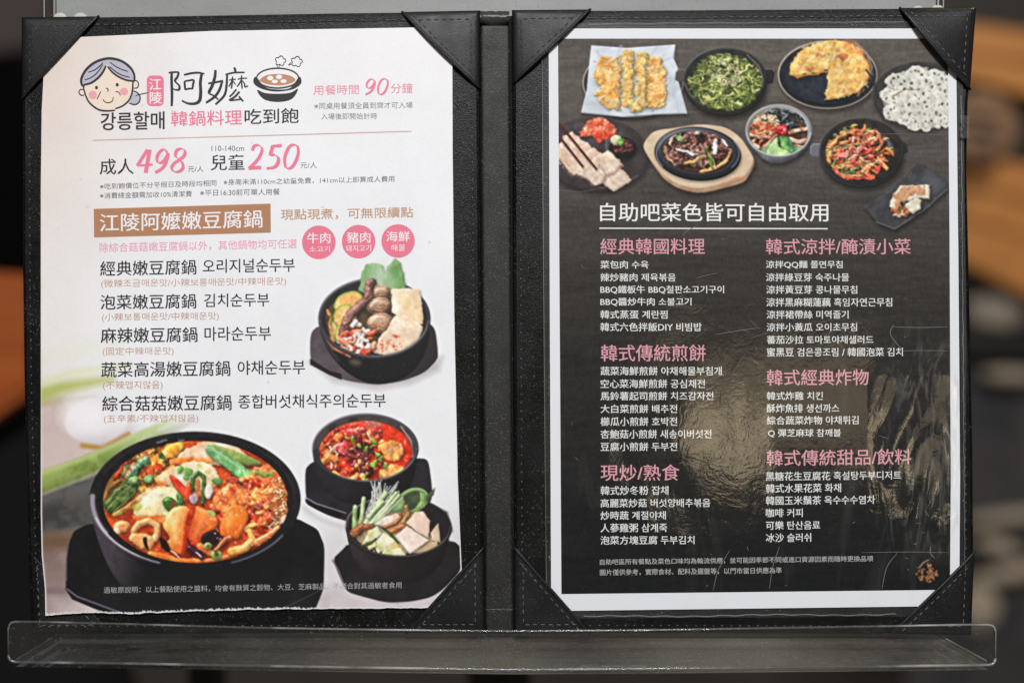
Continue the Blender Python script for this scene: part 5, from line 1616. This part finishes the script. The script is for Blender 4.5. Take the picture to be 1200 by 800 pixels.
img, own = paint_left()
xl = lambda y: np.interp(y, [40, 93, 130, 220, 470, 600, 650, 690, 721], [50, 50, 48, 47, 47, 47, 48, 52, 53])
xr = lambda y: np.interp(y, [31, 72, 170, 370, 560, 668, 713], [529, 530, 530.3, 532.3, 536.3, 541, 543])
yt = lambda x: np.interp(x, [47, 100, 250, 487, 530], [45, 42.7, 36, 32, 31.5])
tear = np.cumsum(np.random.RandomState(5).normal(0, .5, 520)); tear = tear - np.convolve(tear, np.ones(41) / 41, 'same')
yb = lambda x: np.interp(x, [53, 100, 150, 220, 300, 400, 500, 543], [721, 717.5, 719, 716, 714, 713, 712, 711.5]) + np.interp(x, np.arange(520) + 40, np.clip(tear, -2, 2)) * .32
fy = lambda U, V: yt(47 + 490 * U) + (yb(50 + 493 * U) - yt(47 + 490 * U)) * V
fx = lambda U, V: xl(fy(U, V)) + (xr(fy(U, V)) - xl(fy(U, V))) * U


def left_rim(X, Y, U, V, col):
    """bare torn paper along the edges, and warm light at the top left put into the colour"""
    wl = smooth(2.2, 1.0, X - xl(Y)) * smooth(380, 560, Y)
    nb = np.interp(X.ravel(), np.arange(40, 560), np.abs(np.random.RandomState(9).normal(1.6, 1.1, 520))).reshape(X.shape)
    wb = smooth(.7 * nb + 1., .7 * nb + .1, yb(X) - Y)
    wr = smooth(1.8, .8, xr(Y) - X) * smooth(500, 640, Y)
    m = np.clip(wl + wb + wr, 0, 1)[..., None]
    col = col * (1 - m) + C3((226, 224, 222)) * m
    warm = (smooth(260, 60, X) * smooth(420, 60, Y) * .9 + .5 * smooth(170, 45, X) + .2 * smooth(200, 40, Y))[..., None]  # warm light on the top and left tinted into the paper
    col = col * (1 - warm) + col * C3((246, 236, 228)) * warm
    st = noise(X, Y, 70, (11, 40))
    col = col * (1 - .006 * np.clip(st, -1, 2))[..., None]
    sp = np.zeros(X.shape)                                               # a few small stains
    rs = np.random.RandomState(31)
    for i in range(26):
        sx, sy, sr = rs.uniform(60, 520), rs.uniform(45, 560), rs.uniform(.6, 1.7)
        sp = np.maximum(sp, rs.uniform(.08, .3) * smooth(sr + .8, sr - .4, np.hypot((X - sx) * rs.uniform(.6, 1.4), Y - sy)))
    sp = sp[..., None]
    return col * (1 - sp) + C3((150, 142, 134)) * sp


names = {0: 'paper', 1: 'dish_picture', 2: 'dish_picture', 3: 'dish_picture', 4: 'dish_picture'}
parts = grid_sheet(left, fx, fy, np.vectorize(left_d, otypes=[float]), 560, 780, (40, 25), img, own, left_rim, names, PAPER)
for k, lab in {1: 'black pot with clams, green leaves and pale tofu slices', 2: 'black pot of red stew with two tofu pieces',
               3: 'black pot with white tofu cubes, mushrooms and needle mushrooms', 4: 'large black pot of orange red stew with scallions'}.items():
    parts[k]['label'] = lab

img, own = paint_right()
mb = MB(); mb.prism([(643, 33), (1121, 33), (1124, 300), (1126, 560), (1125, 710), (646, 716), (644.5, 400)], -.0016, -.0012)
mb.build('paper', FILMED_WHITE, right)
ry0 = lambda U: 45 + 0 * U
ry1 = lambda U: 696 - 5 * U
fyr = lambda U, V: ry0(U) + (ry1(U) - ry0(U)) * V
fxr = lambda U, V: (654 + 4 * V) + ((1111.5 + np.interp(V, [0, .35, .8, 1], [0, 2, 3.5, 2.5])) - (654 + 4 * V)) * U
names = {0: 'table_picture', 10: 'emblem'}
names.update({k: 'dish_picture' for k in range(1, 10)})
parts = grid_sheet(right, fxr, fyr, lambda X, Y: np.full(X.shape, -.0011), 520, 740, (648, 40), img, own, None, names, FILMED)
for k, lab in {1: 'golden fritters on white paper', 2: 'dark pan of green seaweed stems', 3: 'yellow pancake with a slice missing', 4: 'plate of white lotus root slices',
               5: 'sliced pork with red kimchi and chopsticks', 6: 'hot-plate beef on a pale wooden board', 7: 'grey bowl with rice toppings around a red dab', 8: 'dark pan of orange stir-fried strips',
               9: 'tofu on a grey slate plate'}.items():
    parts[k]['label'] = lab

# ---- lettering --------------------------------------------------------------
_layer = [0]


def lay():
    _layer[0] += 1
    return .00006 + (_layer[0] % 12) * .000004


def text_mesh(s_):
    cu = bpy.data.curves.new('t', 'FONT')
    cu.body = s_
    cu.resolution_u = 3
    o = bpy.data.objects.new('t', cu)
    scene.collection.objects.link(o)
    dg = bpy.context.evaluated_depsgraph_get()
    me = bpy.data.meshes.new_from_object(o.evaluated_get(dg))
    v = np.array([w.co[:2] for w in me.vertices])
    f = [tuple(p.vertices) for p in me.polygons]
    bpy.data.objects.remove(o); bpy.data.meshes.remove(me); bpy.data.curves.remove(cu)
    return v, f


def put_text(mb, s_, x0, x1, y0, y1, slope=0., bold=0., dfun=None, m=0):
    if bold:                       # heavier strokes: shifted copies, each on its own level
        e = min(.05 + bold * 12, .4)
        for dx, dy in ((-e, -e * .7), (e, e * .7), (e, -e * .7)) if bold > .015 else ((-e, -e * .6), (e, e * .6)):
            put_text(mb, s_, x0 + dx, x1 + dx, y0 + dy, y1 + dy, slope, 0, dfun, m)
        return
    v, f = text_mesh(s_)
    lo, hi = v.min(0), v.max(0)
    px = x0 + (v[:, 0] - lo[0]) / (hi[0] - lo[0]) * (x1 - x0)
    py = y1 - (v[:, 1] - lo[1]) / (hi[1] - lo[1]) * (y1 - y0) + slope * (px - x0)
    k = lay()
    df = dfun or (lambda x, y: -.0011)
    mb.add([P(x, y, df(x, y) + k) for x, y in zip(px, py)], f, m)


def lettering(parent, name, mat, *items, bold=0., dfun=None):
    mb = MB()
    for it in items:
        put_text(mb, *it, bold=bold, dfun=dfun)
    return mb.build(name, mat, parent)


def ribbon(mb, pts, w, nib=None, closed=False, k=None, m=0, taper=0., n=8):
    """printed stroke; w width or (min, max) with a broad nib at angle nib"""
    pts = [np.array(p) for p in (spline(pts, n, closed) if len(pts) > 2 else [pts[0], tuple((np.array(pts[0]) + np.array(pts[1])) / 2), pts[1]])]
    if closed:
        pts.append(pts[0])
    k = lay() if k is None else k
    L, R = [], []
    N = len(pts)
    for i, p in enumerate(pts):
        a, b = pts[max(i - 1, 0)], pts[min(i + 1, N - 1)]
        if closed and i in (0, N - 1):
            a, b = pts[-2], pts[1]
        t_ = b - a
        t_ = t_ / (np.hypot(*t_) + 1e-9)
        nn = np.array((-t_[1], t_[0]))
        if nib is None:
            ww = w
        else:
            ww = w[0] + (w[1] - w[0]) * abs(math.sin(math.atan2(t_[1], t_[0]) - nib))
        if taper:
            q = i / (N - 1)
            ww = ww * (1 - taper * (abs(2 * q - 1) ** 3 if taper > 0 else 0))
        L.append(p + nn * ww / 2); R.append(p - nn * ww / 2)
    if not closed and nib is None and not taper:      # round ends
        for end, sgn in ((0, -1), (N - 1, 1)):
            pass
    vs = [P(*p, -.0011 + k + i * 1.5e-6) for i, p in enumerate(L)] + [P(*p, -.0011 + k + i * 1.5e-6) for i, p in enumerate(R)]
    mb.add(vs, [(i, i + 1, N + i + 1, N + i) for i in range(N - 1)], m)


def fill(mb, pts, k=None, m=0):
    k = lay() if k is None else k
    mb.face([P(x, y, -.0011 + k) for x, y in pts], m)


def ring(cx, cy, rx, ry, n=40, a0=0., a1=2 * math.pi, rot=0.):
    c, s_ = math.cos(rot), math.sin(rot)
    return [(cx + rx * math.cos(t_) * c - ry * math.sin(t_) * s_, cy + rx * math.cos(t_) * s_ + ry * math.sin(t_) * c) for t_ in np.linspace(a0, a1, n + 1)[:n if abs(a1 - a0 - 2 * math.pi) < 1e-6 else n + 1]]

# ----------------------------------------------------------------------------
# left sheet: emblem, prices, dish names
# ----------------------------------------------------------------------------
LD = left_d


def Z(ox, oy, k):
    return lambda pts: [(ox + x / k, oy + y / k) for x, y in pts]


# grandmother emblem (coordinates measured on enlargements of the print)
z = Z(80, 55, 7.273)
emblem = MB(); fill(emblem, z(ring(335, 325, 205, 212)))
emblem = emblem.build('emblem', INK_SKIN, left)
for q in ((112, 382, 24, 28), (568, 320, 28, 34)):
    mb = MB(); fill(mb, z(ring(*q))); mb.build('ear', INK_SKIN, emblem)
mb = MB()
fill(mb, z(spline([(116, 320), (110, 260), (140, 190), (200, 130), (280, 100), (345, 98), (318, 160), (285, 220), (240, 270), (185, 308)], 5, True)), .00012)
fill(mb, z(spline([(330, 100), (400, 108), (480, 150), (535, 215), (552, 285), (500, 285), (430, 255), (370, 215), (335, 170)], 5, True)), .000124)
fill(mb, z(ring(562, 440, 46, 50)), .000128)
mb.build('hair', INK_HAIR, emblem)
for q in ((203, 408, 36, 36, 28), (470, 378, 34, 32, 28)):
    mb = MB(); fill(mb, z(ring(*q)), .00012); mb.build('cheek', INK_CHEEK, emblem)
mb = MB()
for pts, w in (([(130, 330), (128, 360), (160, 450), (210, 505), (270, 538), (340, 543), (395, 538)], 9), ([(395, 525), (460, 500), (515, 450), (540, 385), (548, 300), (560, 280)], 9),
               ([(560, 285), (556, 230), (520, 170), (450, 120), (370, 98), (300, 102), (220, 132), (150, 190), (110, 260), (108, 310), (128, 335)], 14),
               ([(128, 322), (190, 305), (250, 262), (292, 210), (316, 160)], 12), ([(330, 165), (372, 215), (430, 256), (500, 284), (556, 288)], 10),
               ([(135, 280), (190, 260), (240, 220), (290, 150)], 6), ([(165, 215), (220, 195), (265, 160), (292, 132)], 6),
               ([(345, 165), (400, 210), (455, 240), (520, 258)], 6), ([(350, 128), (400, 165), (450, 190), (505, 208)], 6),
               ([(125, 362), (100, 362), (86, 385), (104, 410), (130, 408)], 6), ([(548, 296), (575, 286), (595, 310), (585, 345), (552, 350)], 6),
               ([(535, 372), (580, 385), (608, 425), (598, 470), (560, 490), (512, 475)], 7), ([(568, 415), (620, 400), (680, 388)], 5),
               ([(318, 348), (335, 360), (332, 380)], 6), ([(290, 445), (310, 468), (340, 474), (370, 460), (380, 425)], 5),
               ([(272, 378), (258, 410), (240, 445)], 5), ([(398, 378), (425, 385), (440, 412)], 5)):
    ribbon(mb, z(pts), w * 1.55 / 7.273, k=.00015 + lay() * .2, taper=.25)
for x, y in ((236, 345), (413, 321)):
    fill(mb, z(ring(x, y, 13, 15, 16)), .00018)
mb.build('outline', INK, emblem)

# seal with the place name
z = Z(80, 55, 7.273)
mb = MB()
sq = []
for cx, cy, a in ((770, 282, -90), (770, 462, 0), (705, 462, 90), (705, 282, 180)):
    sq += [(cx + 40 * math.cos(math.radians(a + t_)), cy + 40 * math.sin(math.radians(a + t_))) for t_ in range(0, 91, 15)]
fill(mb, z(sq))
seal = mb.build('seal', INK_SEAL, left)
mb = MB()
put_text(mb, '江', 174.5, 188.5, 92, 105.5, -.03, .012); put_text(mb, '陵', 175, 189, 107.5, 121.5, -.03, .012)
for i, v in enumerate(mb.v):
    mb.v[i] = (v[0], v[1] - .00005, v[2])
mb.build('lettering', INK_WHITE, seal)

# brush-written shop name
z = Z(160, 60, 6)
mb = MB()
B = .45
for pts, w in (([(222, 150), (262, 146), (294, 146)], (6, 12)), ([(244, 152), (243, 200), (246, 300), (244, 385)], (6, 14)), ([(294, 146), (285, 178), (268, 208), (296, 240), (296, 268), (270, 270), (256, 262)], (6, 12)),
               ([(330, 166), (380, 154), (430, 150), (475, 158)], (8, 12)), ([(334, 208), (336, 240), (340, 272)], (6, 11)), ([(334, 210), (370, 204), (398, 202), (394, 235), (390, 262)], (6, 11)), ([(340, 268), (368, 262), (396, 262)], (7, 10)),
               ([(455, 158), (446, 220), (448, 290), (440, 345), (410, 366), (360, 366), (315, 346)], (9, 16)),
               # 嬤
               ([(552, 130), (548, 180), (530, 240), (508, 290), (540, 312), (572, 338)], (7, 15)), ([(600, 208), (580, 270), (545, 320), (485, 362)], (6, 13)), ([(500, 226), (560, 216), (606, 206)], (7, 12)),
               ([(684, 112), (690, 128), (694, 146)], (8, 13)), ([(622, 164), (680, 150), (758, 148)], (7, 10)), ([(634, 164), (630, 240), (614, 310), (552, 374)], (5, 12)),
               ([(648, 202), (672, 198), (696, 196)], (4, 8)), ([(672, 176), (670, 220), (664, 262)], (4, 8)), ([(668, 206), (656, 232), (644, 248)], (4, 7)), ([(674, 206), (686, 222), (694, 234)], (4, 7)),
               ([(708, 196), (738, 190), (776, 188)], (4, 8)), ([(736, 168), (736, 215), (740, 262)], (4, 8)), ([(732, 204), (718, 230), (704, 248)], (4, 7)), ([(740, 206), (756, 226), (760, 250), (782, 242)], (4, 8)),
               ([(700, 266), (672, 300), (650, 320)], (5, 9)), ([(722, 282), (690, 318), (652, 344), (690, 342), (736, 336)], (5, 11)), ([(716, 316), (734, 336), (748, 352)], (6, 13))):
    ribbon(mb, z(pts), (w[0] * 1.5 / 6, w[1] * 1.5 / 6), nib=B, taper=.2)
mb.build('brush_lettering', INK, left)

# steaming bowl
z = Z(160, 60, 6)
mb = MB()
fill(mb, z(spline([(846, 270), (900, 292), (990, 298), (1080, 290), (1132, 262), (1112, 312), (1070, 344), (990, 356), (910, 344), (866, 312)], 5, True)))
bowl = mb.build('bowl_drawing', INK, left)
mb = MB()
fill(mb, z(spline([(818, 206), (840, 180), (900, 250), (990, 268), (1080, 256), (1140, 180), (1158, 206), (1146, 236), (1090, 268), (990, 282), (900, 270), (836, 240)], 6, True)), .00016)
ribbon(mb, z(ring(990, 188, 148, 70)), 9 / 6, closed=True, k=.00018, n=2)
for c, r in (((1010, 66), 30), ((1124, 72), 32)):
    q = []
    for t_ in np.linspace(0, 2 * math.pi, 71)[:-1]:
        rr = r * (.8 + .36 * abs(math.cos(2.5 * t_ + .3)))
        q.append((c[0] + rr * 1.1 * math.cos(t_), c[1] + rr * math.sin(t_)))
    ribbon(mb, z(q), 5 / 6, closed=True, k=.00015, n=2)
ribbon(mb, z([(980, 90), (990, 110)]), 5 / 6); ribbon(mb, z([(1005, 96), (998, 112)]), 5 / 6); ribbon(mb, z([(1092, 88), (1066, 96), (1085, 78)]), 5 / 6)
mb.build('outline', INK, bowl)
mb = MB(); fill(mb, z(ring(990, 188, 140, 63)), .00013); mb.build('inside', INK_WHITE, bowl)
mb = MB(); fill(mb, z(spline([(864, 202), (900, 172), (960, 160), (1020, 160), (1080, 172), (1116, 200), (1080, 226), (1010, 240), (930, 234), (885, 220)], 5, True)), .00015); mb.build('soup', INK_SOUP, bowl)
mb = MB()
for x, y in ((938, 188), (1000, 180), (970, 212), (1032, 210)):
    fill(mb, z(ring(x, y, 22, 13 if y > 200 else 16, 18)), .00018)
mb.build('dumpling', INK_WHITE, bowl)

lettering(left, 'lettering', INK, ('강릉할매', 117.4, 192, 131.8, 152.6, -.02), bold=.022)
lettering(left, 'lettering', INK_PINK, ('韓鍋料理', 200, 283, 130.3, 148, -.025), bold=.012)
lettering(left, 'lettering', INK, ('吃到飽', 286.3, 349.5, 127.6, 145.3, -.022), bold=.015)
lettering(left, 'lettering', INK_ROSE, ('用餐時間', 367, 420, 99.8, 111.4, -.02))
lettering(left, 'lettering', INK_ROSE, ('分鐘', 457.8, 483.4, 97.4, 109.4, -.015))
lettering(left, 'fine_print', INK_SOFT, ('※同桌用餐須全員到齊才可入場', 368, 483.4, 120.2, 128, -.011), ('入場後即開始計時', 376, 441.6, 132.4, 140, -.008))
mb = MB(); ribbon(mb, [(108, 164.2), (295, 159), (482, 153.6)], 1.1); mb.build('rule', INK_RULE, left)
lettering(left, 'lettering', INK, ('成人', 116.3, 156, 186, 204.4, -.012), bold=.01)
lettering(left, 'lettering', INK, ('兒童', 246.5, 286.3, 181, 199.4, -.012), bold=.01)
lettering(left, 'lettering', INK_GREY, ('元/人', 219.7, 238, 194.3, 201.3, -.01))
lettering(left, 'lettering', INK_GREY, ('元/人', 351.7, 371, 189.8, 197, -.01))
lettering(left, 'lettering', INK_GREY, ('110-140cm', 247.4, 285.7, 170.5, 177, -.006))

NUM = {
    '4': [([(.66, 1.0), (.36, .66), (.04, .32)], 1), ([(.02, .33), (.4, .33), (.98, .35)], 1), ([(.80, 1.0), (.68, .5), (.56, 0)], 1.25)],
    '9': [([(.88, .78), (.72, .97), (.46, .93), (.24, .70), (.26, .45), (.50, .42), (.76, .60), (.90, .80), (.80, .48), (.55, .18), (.12, .0)], 1)],
    '8': [([(.62, .53), (.34, .68), (.40, .92), (.66, 1.0), (.90, .90), (.86, .70), (.60, .54), (.24, .36), (.10, .18), (.26, .02), (.56, .02), (.78, .16), (.76, .36), (.60, .52)], 1)],
    '2': [([(.26, .78), (.38, .96), (.62, 1.0), (.82, .88), (.80, .68), (.54, .36), (.06, .03)], 1), ([(.04, .05), (.40, .06), (.80, .06)], 1.6)],
    '5': [([(.98, .97), (.70, .95), (.46, .96)], 1.5), ([(.46, .98), (.38, .76), (.32, .58), (.56, .58), (.78, .44), (.74, .22), (.52, .06), (.08, .02)], 1.15)],
    '0': [([(.62, 1.0), (.36, .86), (.14, .46), (.18, .08), (.40, .0), (.68, .16), (.92, .58), (.88, .92), (.62, 1.0)], 1)],
}


def figures(mb, s_, x0, x1, y0, y1, slope, thick):
    """old-style italic figures written with a broad nib"""
    n = len(s_)
    cw = (x1 - x0) / n
    for i, ch in enumerate(s_):
        for pts, kk in NUM[ch]:
            q = []
            for u, v in pts:
                x = x0 + i * cw + (u * .98) * cw
                q.append((x, y1 - v * (y1 - y0) + slope * (x - x0)))
            ribbon(mb, q, (thick * .22, thick * kk), nib=.62 if ch in '2' else .5)


mb = MB(); figures(mb, '498', 159.4, 218.5, 175.6, 202.6, -.03, 4.0); mb.build('price_figure', INK_PINK, left)
mb = MB(); figures(mb, '250', 290, 351, 170.2, 198.2, -.022, 4.0); mb.build('price_figure', INK_PINK, left)
mb = MB(); figures(mb, '90', 426.4, 455.5, 92.2, 110.6, -.01, 2.7); mb.build('time_figure', INK_PINK, left)
lettering(left, 'fine_print', INK_GREY, ('※吃到飽價位不分平假日及時段均相同', 116.3, 253, 214.8, 221.8, -.03), ('※身高未滿110cm之幼童免費，141cm以上即算成人費用', 261.5, 462, 209.8, 217, -.02))
lettering(left, 'fine_print', INK_GREY, ('※消費總金額需加收10%清潔費', 116.3, 224.3, 225.6, 232.8, -.022), ('※平日16:30前可單人用餐', 234, 327.5, 222, 229.6, -.015))
mb = MB(); fill(mb, [(109.2, 244.6), (316.6, 238.4), (317, 272.4), (109.6, 278)]); banner = mb.build('banner', INK_BROWN, left)
mb = MB(); put_text(mb, '江陵阿嬤嫩豆腐鍋', 116.4, 307, 250.6, 271.4, -.026, .013, lambda x, y: -.00105); mb.build('lettering', INK_WHITE, banner)
lettering(left, 'slogan', INK_TAN, ('現點現煮，可無限續點', 328.7, 484, 245.3, 258, -.02), bold=.008)
lettering(left, 'slogan', INK_PALE_PINK, ('除綜合菇菇嫩豆腐鍋以外，其他鍋物均可任選', 116, 347.5, 284.6, 295.8, -.021))
for cx, cy, r, a, b, lab in ((373.3, 283.8, 19.7, ('牛肉', 359.8, 386.8, 272.6, 285.2, -.01), ('소고기', 362, 386.3, 288.5, 295.4, -.02), 'leftmost pink badge'),
                             (420, 283, 19.7, ('豬肉', 406.4, 433.7, 271.8, 284.6, -.01), ('돼지고기', 405.2, 434.6, 287.2, 294.8, -.02), 'middle pink badge'),
                             (466.3, 282.2, 19.6, ('海鮮', 452.6, 480, 270.8, 283, -.005), ('해물', 458, 474.7, 286.4, 294.2, -.02), 'rightmost pink badge')):
    mb = MB(); fill(mb, ring(cx, cy, r, r, 56)); bd = mb.build('badge', INK_SEAL, left); bd['label'] = lab
    mb = MB(); put_text(mb, *a, bold=.008, dfun=lambda x, y: -.00105); put_text(mb, *b, dfun=lambda x, y: -.00105); mb.build('lettering', INK_WHITE, bd)
for a, b, c in ((('經典嫩豆腐鍋', 116.8, 229.3, 306, 323.4, -.018), ('오리지널순두부', 237, 345, 303.8, 319.8, -.014), ('(微辣조금매운맛/小辣보통매운맛/中辣매운맛)', 117.8, 335, 327.4, 338, -.014)),
                (('泡菜嫩豆腐鍋', 117, 229.3, 345.5, 362.8, -.014), ('김치순두부', 238.8, 315, 344.2, 359.8, -.012), ('(小辣보통매운맛/中辣매운맛)', 118.8, 256, 366.8, 377.4, -.012)),
                (('麻辣嫩豆腐鍋', 117.5, 230.8, 384.3, 402, -.012), ('마라순두부', 239.2, 317, 383, 399.6, -.012), ('(固定中辣매운맛)', 119.5, 203, 406.8, 417.5, -.008)),
                (('蔬菜高湯嫩豆腐鍋', 118, 269.3, 424.3, 442.2, -.012), ('야채순두부', 278.2, 357, 422.6, 439.2, -.012), ('(不辣맵지않음)', 120, 190, 446.2, 457.4, -.008)),
                (('綜合菇菇嫩豆腐鍋', 119.2, 270.8, 464, 482, -.01), ('종합버섯채식주의순두부', 278.8, 451.8, 462.6, 478.6, -.01), ('(五辛素/不辣맵지않음)', 121, 232, 485.8, 496.4, -.006))):
    lettering(left, 'dish_name', INK, a, bold=.013)
    lettering(left, 'dish_name', INK, b, bold=.009)
    lettering(left, 'dish_note', INK_NOTE, c)
lettering(left, 'fine_print', INK_FAINT, ('過敏原說明：以上餐點使用之醬料，均會有麩質之穀物、大豆、芝麻製品，不適合對其過敏者食用', 121, 470.4, 687.6, 695.2, -.017), dfun=left_d)

# ----------------------------------------------------------------------------
# right sheet: headings and lists
# ----------------------------------------------------------------------------
RD = lambda x, y: -.00102
lettering(right, 'page_heading', F_TITLE, ('自助吧菜色皆可自由取用', 703.6, 971, 237.6, 259.2, .001), bold=.014, dfun=RD)
mb = MB(); ribbon(mb, [(702.5, 267.3), (836, 267.6), (970.5, 267.9)], 1.5, k=.00014); mb.build('rule', F_WHITE, right)
for s_, x0, x1, y0, y1, sl in (('經典韓國料理', 703.8, 826, 279.2, 298, -.002), ('韓式傳統煎餅', 704.4, 827.2, 403.8, 423.4, -.002), ('現炒/熟食', 704, 796.4, 544.4, 563.4, -.004),
                               ('韓式涼拌/醃漬小菜', 898, 1067.7, 279.6, 298, -.001), ('韓式經典炸物', 899, 1018.4, 433, 451.6, -.004), ('韓式傳統甜品/飲料', 898.7, 1068.5, 527.4, 546, -.01)):
    lettering(right, 'section_heading', F_PINK, (s_, x0, x1, y0, y1, sl), bold=.010, dfun=RD)
for s_, x0, x1, y0, y1, sl in (
        ('菜包肉 수육', 703.8, 760, 305.2, 314.6, 0), ('辣炒豬肉 제육볶음', 703.8, 792, 320, 329.6, 0), ('BBQ鐵板牛 BBQ철판소고기구이', 703.8, 848.7, 334.3, 344.2, 0),
        ('BBQ醬炒牛肉 소불고기', 703.8, 810.5, 348.7, 358.5, 0), ('韓式蒸蛋 계란찜', 703.8, 782.4, 363.5, 373.3, 0), ('韓式六色拌飯DIY 비빔밥', 703.8, 822.4, 378, 388, 0),
        ('蔬菜海鮮煎餅 야채해물부침개', 704, 846, 429.4, 439.7, 0), ('空心菜海鮮煎餅 공심채전', 704, 826.3, 444.4, 454.7, -.001), ('馬鈴薯起司煎餅 치즈감자전', 704, 836.2, 459, 469, -.002),
        ('大白菜煎餅 배추전', 704, 793.7, 474, 484, -.002), ('櫛瓜小煎餅 호박전', 704, 793.7, 488.8, 499, -.002), ('杏鮑菇小煎餅 새송이버섯전', 704, 834, 503.5, 513.8, -.003), ('豆腐小煎餅 두부전', 704, 793.7, 518.4, 528.5, -.003),
        ('韓式炒冬粉 잡채', 704, 783.4, 569.5, 580, -.004), ('高麗菜炒菇 버섯양배추볶음', 704, 832.6, 584.5, 594.5, -.005), ('炒時蔬 계절야채', 704, 780.4, 599, 609, -.005), ('人蔘雞粥 삼계죽', 704, 782, 613.4, 623.6, -.005), ('泡菜方塊豆腐 두부김치', 704, 814, 628, 638, -.005),
        ('涼拌QQ麵 쫄면무침', 898, 987.8, 305.3, 314.6, 0), ('涼拌綠豆芽 숙주나물', 898, 995.4, 320, 329.5, 0), ('涼拌黃豆芽 콩나물무침', 898.4, 1005, 334.4, 344, 0), ('涼拌黑麻糊蓮藕 흑임자연근무침', 898.4, 1046, 349, 359.2, -.001),
        ('涼拌裙帶絲 미역줄기', 898.8, 994.8, 363.6, 373.3, -.001), ('涼拌小黃瓜 오이초무침', 898.8, 1004.8, 378.4, 388, -.001), ('蕃茄沙拉 토마토야채샐러드', 899.2, 1024, 393.2, 402.8, -.002), ('蜜黑豆 검은콩조림 / 韓國泡菜 김치', 899.2, 1058.5, 407.4, 417.6, -.002),
        ('韓式炸雞 치킨', 899, 964.7, 459, 468.6, -.003), ('酥炸魚排 생선까스', 899, 984, 473.2, 483.3, -.003), ('綜合蔬菜炸物 야채튀김', 899, 1006.5, 487.6, 497.6, -.006), ('Q 彈芝麻球 참깨볼', 900.5, 985.8, 502.6, 512.3, -.004),
        ('黑糖花生豆腐花 흑설탕두부디저트', 898, 1056.6, 553, 563.2, -.01), ('韓式水果花菜 화채', 898, 986, 567, 577.4, -.01), ('韓國玉米鬚茶 옥수수수염차', 898, 1026, 581.4, 591.6, -.01),
        ('咖啡 커피', 898, 941, 596, 606, -.01), ('可樂 탄산음료', 898, 961.4, 610.6, 620.6, -.01), ('冰沙 슬러쉬', 898, 950.9, 625, 635.2, -.01)):
    lettering(right, 'menu_item', F_WHITE, (s_, x0, x1, y0, y1, sl), bold=.007, dfun=RD)
lettering(right, 'fine_print', F_GREY, ('自助吧區所有餐點及菜色口味均為輪流供應，並可能因季節不同或進口貨源因素而隨時更換品項', 703.2, 1023.7, 655, 662, -.013),
          ('圖片僅供參考，實際食材、配料及擺盤等，以門市當日供應為準', 703.2, 916.5, 667, 674.4, -.012), bold=.002, dfun=RD)

# scratches and creases in the film
mb = MB()
for pts, w in (([(800, 276), (806, 270), (818, 264)], .7), ([(1046, 383), (1080, 383.6), (1112, 383)], .6), ([(815, 326), (830, 322), (842, 320)], .5), ([(838, 392), (862, 388), (890, 384)], .6),
               ([(1050, 411), (1086, 410.6), (1112, 411)], .5), ([(1010, 647.4), (1060, 646.6), (1112, 647.2)], .5), ([(1091, 640), (1091, 648), (1096, 654)], .8), ([(1084, 598), (1090, 606)], .6),
               ([(1034, 690), (1040, 664), (1052, 648)], .6), ([(880, 396), (899, 390)], .5), ([(1030, 510), (1042, 514)], .6), ([(1000, 158), (1050, 157), (1112, 158)], .4),
               ([(836, 692), (842, 668), (856, 644)], .6), ([(902, 690), (906, 664), (914, 640)], .6), ([(1048, 380), (1044, 392), (1058, 410)], .7)):
    ribbon(mb, pts, w, k=.00024 + lay() * .1, taper=.6)
rg = np.random.RandomState(12)
for i in range(70):
    x, y = rg.uniform(664, 1105), rg.uniform(240, 690)
    a, l = rg.uniform(0, 6.28), rg.uniform(1, 6)
    ribbon(mb, [(x, y), (x + l * math.cos(a) * .5, y + l * math.sin(a) * .5 + rg.uniform(-.6, .6)), (x + l * math.cos(a), y + l * math.sin(a))], rg.uniform(.25, .6), k=.0003 + i * .000003, taper=.6)
mb.build('film_scratches', F_SCUFF, right)['kind'] = 'stuff'

# the clear sleeve round the dark sheet
sl = thing('clear_sleeve', 'clear plastic sleeve showing as a glossy rim around the dark menu sheet', 'plastic sleeve', P(885, 724, -.0012))
mb = MB()
outer = [(634.5, 27), (1128, 24), (1131, 200), (1133, 420), (1132, 640), (1129, 722), (640, 725), (637, 400)]
inner = [(642.4, 32.4), (1121.6, 32.4), (1124.6, 300), (1126.4, 420), (1126.6, 560), (1125.6, 710.6), (645.4, 716.6), (643.8, 400)]
n = len(outer)
mb.add([P(*p, -.00105) for p in outer] + [P(*p, -.0009) for p in inner], [(i, (i + 1) % n, n + (i + 1) % n, n + i) for i in range(n)])
mb.build('rim', SLEEVE, sl)
mb = MB()
mb.tube([P(x, y, -.0012) for x, y in spline([(635.5, 66), (636.5, 250), (638.6, 500), (640.4, 700)], 10)], .00022, 6)
mb.tube([P(x, 27.4 - (x - 690) * .006 + .5 * math.sin(x * .11), -.0012) for x in np.linspace(690, 1060, 60)], .00022, 6)
mb.tube([P(x, 722.5 + .7 * math.sin(x * .033) + .5 * math.sin(x * .19 + 1) - (x - 690) * .008, -.0009) for x in np.linspace(684, 1050, 80)], .0003, 6)
mb.tube([P(1127 + (y - 110) * .008 + .4 * math.sin(y * .2), y, -.0010) for y in np.linspace(112, 660, 90)], .00022, 6)
mb.build('weld_seam', SLEEVE_SEAM, sl)
for cx, cy, w, h in ((1129, 149, 9, 26),):
    mb = MB()
    vs = [P(cx - w / 2 + w * i / 3 + rg.uniform(-1, 1), cy - h / 2 + h * j / 6, .0006 + rg.uniform(0, .0016)) for j in range(7) for i in range(4)]
    mb.add(vs, [(j * 4 + i, (j + 1) * 4 + i, (j + 1) * 4 + i + 1, j * 4 + i + 1) for j in range(6) for i in range(3)])
    mb.build('torn_corner', SLEEVE, sl)
